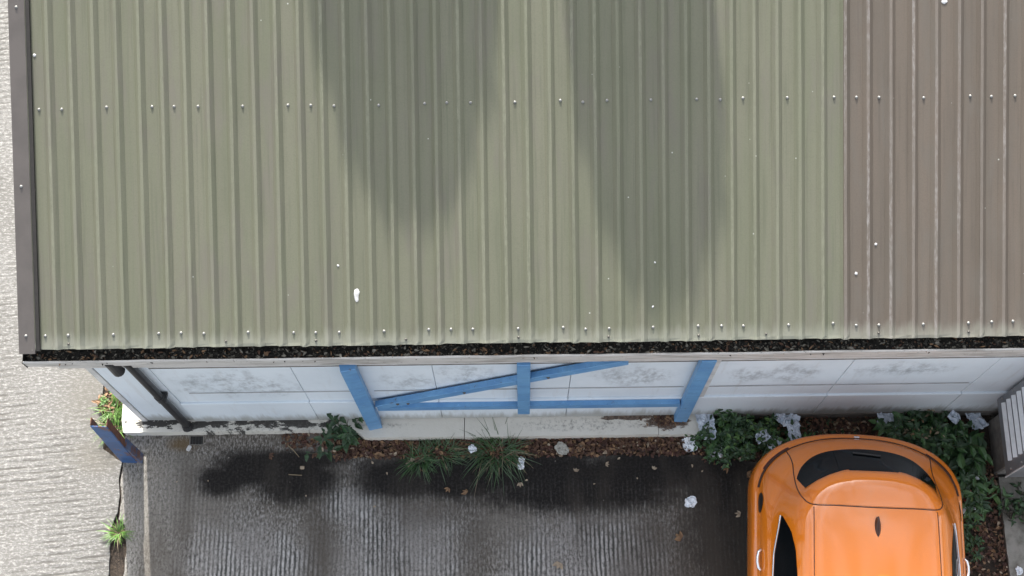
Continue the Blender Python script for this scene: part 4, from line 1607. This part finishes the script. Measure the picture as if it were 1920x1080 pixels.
for i, (x, y, mi, s) in enumerate(LV):
    mb = MB()
    a = rg.uniform(0, 6.28)
    for q in range(1 if s < 0.035 else 3):
        a2 = a + (q - 1) * 0.75
        mb.leaf((0, 0, 0.006 + 0.003 * q), (math.cos(a2), math.sin(a2), rg.uniform(0.05, 0.25)), (rg.uniform(-.3, .3), rg.uniform(-.3, .3), 1), s * rg.uniform(0.8, 1.1), s * rg.uniform(0.45, 0.7), rg.uniform(0.1, 0.4))
    o = mb.build('fallen_leaf', lmats[mi], loc=(x, y, 0))
    lb = {5: 'orange brown leaf on the slab between the car and the slab middle', 7: 'pale pointed leaf near the bottom edge, middle of the slab', 14: 'large pale leaf below the leaf bed right of the sapling',
          3: 'pale dry leaf at the front of the nettle clump', 0: 'tan leaf just below the tip of the largest grass tuft', 1: 'tan leaf below left of the largest grass tuft', 6: 'pale leaf beside the left flank of the car',
          4: 'tan leaf next to the left rear corner of the car', 2: 'reddish brown leaf left of the sapling', 18: 'reddish brown leaf on the left dark stain'}.get(i)
    tag(o, lb or 'small pale leaf fragment scattered on the dark stained concrete', 'leaf', 'single leaves scattered on the concrete')

# twigs
for (pts, lb) in (([(-2.06, 2.83, 0.01), (-1.98, 2.76, 0.025), (-1.93, 2.70, 0.01)], 'bent pale twig lying below the plinth left of the sapling'),
                  ([(-0.60, 2.765, 0.03), (-0.46, 2.745, 0.05), (-0.32, 2.775, 0.06)], 'thin reddish twig beside the largest grass tuft'),
                  ([(-2.02, 2.545, 0.006), (-1.90, 2.535, 0.012)], 'short straight twig on the left dark stain')):
    mb = MB()
    mb.tube(pts, [0.005, 0.0045, 0.003][:len(pts)], 5)
    tag(mb.build('twig', M['straw']), lb, 'twig')


def crumple(name, loc, sx, sy, amp, mat, label, cat, seed, rz=0.0, tilt=(0, 0), n=13):
    """a torn crumpled sheet: ragged outline, sharp folds, real thickness from its folds"""
    rg = random.Random(seed)
    vv, ff = [], []
    for j in range(n + 1):
        for i in range(n + 1):
            u, w = -1 + 2 * i / n, -1 + 2 * j / n
            a = math.atan2(w, u)
            r = max(abs(u), abs(w))
            rr = 1.0 + 0.30 * noise.noise(Vector((math.cos(a) * 1.6 + seed, math.sin(a) * 1.6, 0.3))) + 0.12 * noise.noise(Vector((math.cos(a) * 5, math.sin(a) * 5 + seed, 1.7)))
            l = math.hypot(u, w) or 1
            uu, w2 = u * (1 - 0.45 * (1 - r / l)) , w * (1 - 0.45 * (1 - r / l))
            x, y = uu * rr * sx, w2 * rr * sy
            q = Vector((x / max(sx, sy) * 1.7, y / max(sx, sy) * 1.7, seed * 1.37))
            ridged = 1 - abs(noise.noise(q * 0.95)) * 2.2
            z = 0.62 * amp * (0.68 * ridged + 0.32 * (1 - abs(noise.noise(q * 1.9 + Vector((5, 1, 2)))) * 2))
            vv.append(Vector((x + rg.uniform(-.025, .025) * sx, y + rg.uniform(-.025, .025) * sy, z)))
    zmin = min(p.z for p in vv)
    for p in vv:
        p.z += -zmin + 0.003
    for j in range(n):
        for i in range(n):
            a = j * (n + 1) + i
            if (i + j) % 2:
                ff += [(a, a + 1, a + n + 2), (a, a + n + 2, a + n + 1)]
            else:
                ff += [(a, a + 1, a + n + 1), (a + 1, a + n + 2, a + n + 1)]
    o = mesh_obj(name, vv, ff, mat, None, False, loc=loc)
    o.rotation_euler = (tilt[0], tilt[1], rz)
    return tag(o, label, cat)


crumple('plastic_sheet', (1.715, 2.905, 0.135), 0.085, 0.135, 0.06, M['film'], 'torn white plastic sheet lying on the end of the plinth', 'litter', 3, 0.1)
crumple('tissue', (1.575, 2.765, 0.01), 0.060, 0.070, 0.055, M['paper'], 'round crumpled white tissue just below the plinth end', 'tissue', 5, 0.3)
crumple('tissue', (1.80, 2.695, 0.02), 0.075, 0.055, 0.05, M['paper'], 'crumpled white tissue at the front of the nettle clump', 'tissue', 8, -0.3)
crumple('tissue', (1.558, 2.25, 0.0), 0.055, 0.048, 0.04, M['paper'], 'crumpled white tissue alone on the dark slab left of the car', 'tissue', 11, 0.5)
crumple('plastic_bag', (2.45, 2.96, 0.10), 0.12, 0.075, 0.10, M['film'], 'crumpled clear plastic bag against the wall behind the nettles', 'litter', 14, -0.4)
crumple('tissue', (2.50, 2.85, 0.10), 0.058, 0.09, 0.07, M['film'], 'grey white tissue hanging below the clear plastic bag', 'tissue', 17, 0.2)
crumple('tissue', (2.20, 2.79, 0.16), 0.065, 0.05, 0.06, M['film'], 'torn bluish tissue among the nettles near the car corner', 'tissue', 19, 0.6)
crumple('tissue', (2.31, 2.735, 0.13), 0.060, 0.065, 0.06, M['film'], 'pale tissue touching the left rear corner of the car', 'tissue', 23, -0.6)
crumple('plastic_bag', (3.34, 2.92, 0.10), 0.085, 0.11, 0.06, M['film'], 'flattened plastic bag behind the middle of the car rear', 'litter', 26, 0.15)
crumple('plastic_bag', (4.15, 2.95, 0.05), 0.07, 0.10, 0.08, M['film'], 'purplish torn plastic bag in the corner by the cabinet', 'litter', 29, 0.5)
crumple('tissue', (3.93, 2.95, 0.15), 0.045, 0.05, 0.05, M['film'], 'small bluish tissue in the weeds near the cabinet', 'tissue', 31, 0.8)
crumple('tissue', (4.06, 2.43, 0.10), 0.055, 0.040, 0.05, M['paper'], 'white tissue in the dock leaves below the cabinet', 'tissue', 35, 0.1)
crumple('tissue', (4.39, 1.60, 0.034), 0.03, 0.035, 0.03, M['paper'], 'small white tissue on the path at the right edge', 'tissue', 37, 0.2)
crumple('tissue', (0.06, 2.61, 0.03), 0.032, 0.055, 0.035, M['paper'], 'small white tissue at the right side of the largest grass tuft', 'tissue', 41, -0.2)
crumple('tissue', (-0.375, 2.735, 0.09), 0.035, 0.035, 0.04, M['paper'], 'tiny white scrap caught in the largest grass tuft', 'tissue', 43, 0.4)
crumple('card_scrap', (0.425, 2.745, 0.03), 0.052, 0.062, 0.025, M['card'], 'grey curled card scrap on the brown leaves', 'litter', 47, 0.7)
crumple('wrapper', (4.00, 2.26, 0.06), 0.05, 0.05, 0.05, M['wrap_red'], 'crumpled red and brown wrapper beside the car', 'wrapper', 53, 0.3)
crumple('wrapper', (3.99, 2.13, 0.05), 0.055, 0.055, 0.06, M['paper'], 'crumpled white wrapper below the red one', 'wrapper', 57, 0.9)
mb = MB()
mb.box((-0.018, -0.027, 0), (0.018, 0.027, 0.022), 0.008)
o = mb.build('carton', M['dropping'], loc=(-2.925, 2.795, 0.0))
o.rotation_euler = (0, 0, R(-25))
tag(o, 'tiny white plastic tub on the slab below the downpipe', 'litter')
mb = MB()
mb.box((-0.02, -0.015, 0), (0.02, 0.015, 0.018), 0.006)
o = mb.build('stone', M['litter_d'], loc=(-1.90, 2.605, 0.0))
tag(o, 'small pale stone on the left dark stain', 'stone')


# droppings on the roof: lumpy splats on the sheets
def splat(x, s, r, label, seed, stretch=1.5, tail=0.0):
    rg_ = random.Random(seed)
    n = 22
    vv = [Vector((0, 0, 0.0045))]
    for q in range(2):
        for i in range(n):
            a = 2 * math.pi * i / n
            rr = r * (0.55 + 0.45 * q) * (1 + 0.45 * noise.noise(Vector((math.cos(a) * 1.8 + seed, math.sin(a) * 1.8, 0))))
            px_, py_ = math.cos(a) * rr, math.sin(a) * rr * stretch
            if tail and math.sin(a) < -0.75:
                py_ -= tail * rr / r
            vv.append(Vector((px_, py_, 0.0035 if q == 0 else 0.0006)))
    ff = [(0, 1 + i, 1 + (i + 1) % n) for i in range(n)] + [(1 + i, 1 + n + i, 1 + n + (i + 1) % n, 1 + (i + 1) % n) for i in range(n)]
    o = mesh_obj('bird_dropping', vv, ff, M['dropping'], None, True)
    o.location = (x, EAVE_Y + s * math.cos(PITCH), EAVE_Z + s * math.sin(PITCH) + 0.003)
    o.rotation_euler = (PITCH, 0, 0)
    return tag(o, label, 'dropping')


splat(-1.150, 0.385, 0.024, 'largest white bird dropping on the green roof above the left blue post', 3, 1.5, 0.03)
splat(-1.205, 0.195, 0.014, 'faint dropping streak below the largest bird dropping', 7, 0.5)
splat(-2.185, 1.013, 0.008, 'small round dropping on the left part of the green roof', 8, 1.1)
splat(-3.474, 2.162, 0.012, 'small dropping beside the verge trim near the top left', 9, 1.0)
splat(1.058, 0.583, 0.007, 'tiny dropping on the green roof right of the middle', 10, 1.1)
splat(1.040, 0.256, 0.008, 'tiny dropping low on the green roof right of the middle', 12, 1.1)
splat(-1.282, 0.591, 0.008, 'small dropping up left of the largest one', 13, 1.2)
splat(3.190, 2.462, 0.022, 'pale smear at the top of the brown roof sheets', 15, 0.7)
splat(2.544, 0.48, 0.011, 'grey spot low on the first brown sheet', 18, 1.0)
splat(2.689, 0.695, 0.010, 'grey spot above the low spot on the first brown sheet', 19, 1.0)


# ------------------------------------------------------------------ two columnar cypresses behind the shed (their shade falls on the roof)
def cypress(x, s_tip, wid, label, seed, dome, tree_y=10.6):
    rg_ = random.Random(seed)
    ty, tz = EAVE_Y + s_tip * math.cos(PITCH), EAVE_Z + s_tip * math.sin(PITCH)
    run = tree_y - ty
    k_ = run / ts.y
    top = tz + ts.z * k_
    bx = x + ts.x * k_
    root = empty('cypress_tree', (bx, tree_y, -0.1))
    tag(root, label, 'tree')
    mb_ = MB()
    mb_.tube([(0, 0, 0), (0.02, 0, top * 0.5), (0, 0, top * 0.9)], [0.16, 0.11, 0.03], 8)
    for i in range(16):
        z = 0.8 + i * (top - 1.6) / 16
        a = i * 2.4
        mb_.tube([(0, 0, z), (math.cos(a) * wid * 0.3, math.sin(a) * wid * 0.3, z + 0.5)], [0.035, 0.01], 5)
    mb_.build('trunk', M['bark'], root)
    cr = MB()
    r0 = wid / 2
    for i in range(15000):
        t = rg_.random() ** 0.6
        lf = rg_.uniform(0.12, 0.22)
        z = 0.6 + (top - 0.6 - lf) * t
        d = top - lf - z + 0.01
        if d < 0.12:
            continue
        prof_ = r0 * 1.06 * min(1.0, (d / dome) ** 0.5 if d > 0 else 0) * (0.75 + 0.25 * min(1, t * 4))
        a = rg_.uniform(0, 6.283)
        lump = 1 + 0.16 * noise.noise(Vector((math.cos(a) * 2, math.sin(a) * 2, z * 1.5 + seed)))
        r_ = prof_ * lump * (0.35 + 0.65 * math.sqrt(rg_.random()))
        p = Vector((math.cos(a) * r_, math.sin(a) * r_, z))
        cr.leaf(p, (math.cos(a) * 0.5, math.sin(a) * 0.5, 1), (math.cos(a), math.sin(a), 0.2), lf, rg_.uniform(0.05, 0.10), 0.1)
    for i in range(7000):                       # close short sprays of the clipped top
        d = 0.7 * rg_.random() ** 1.2
        a = rg_.uniform(0, 6.283)
        r_ = r0 * min(1.0, (d / dome) ** 0.5) * math.sqrt(rg_.random()) * (1 + 0.05 * noise.noise(Vector((math.cos(a) * 2, math.sin(a) * 2, seed))))
        cr.leaf((math.cos(a) * r_, math.sin(a) * r_, top - d - 0.05), (math.cos(a) * 0.6, math.sin(a) * 0.6, 0.8), (math.cos(a), math.sin(a), 0.2), rg_.uniform(0.05, 0.09), rg_.uniform(0.03, 0.05), 0.1)
    cr.build('crown', M['cypress'], root)
    return root


cypress(-0.65, 1.20, 1.20, 'dense columnar cypress behind the shed, left of two', 5, 0.22)
cypress(1.15, 0.62, 0.94, 'dense columnar cypress behind the shed, right of two', 6, 0.10)
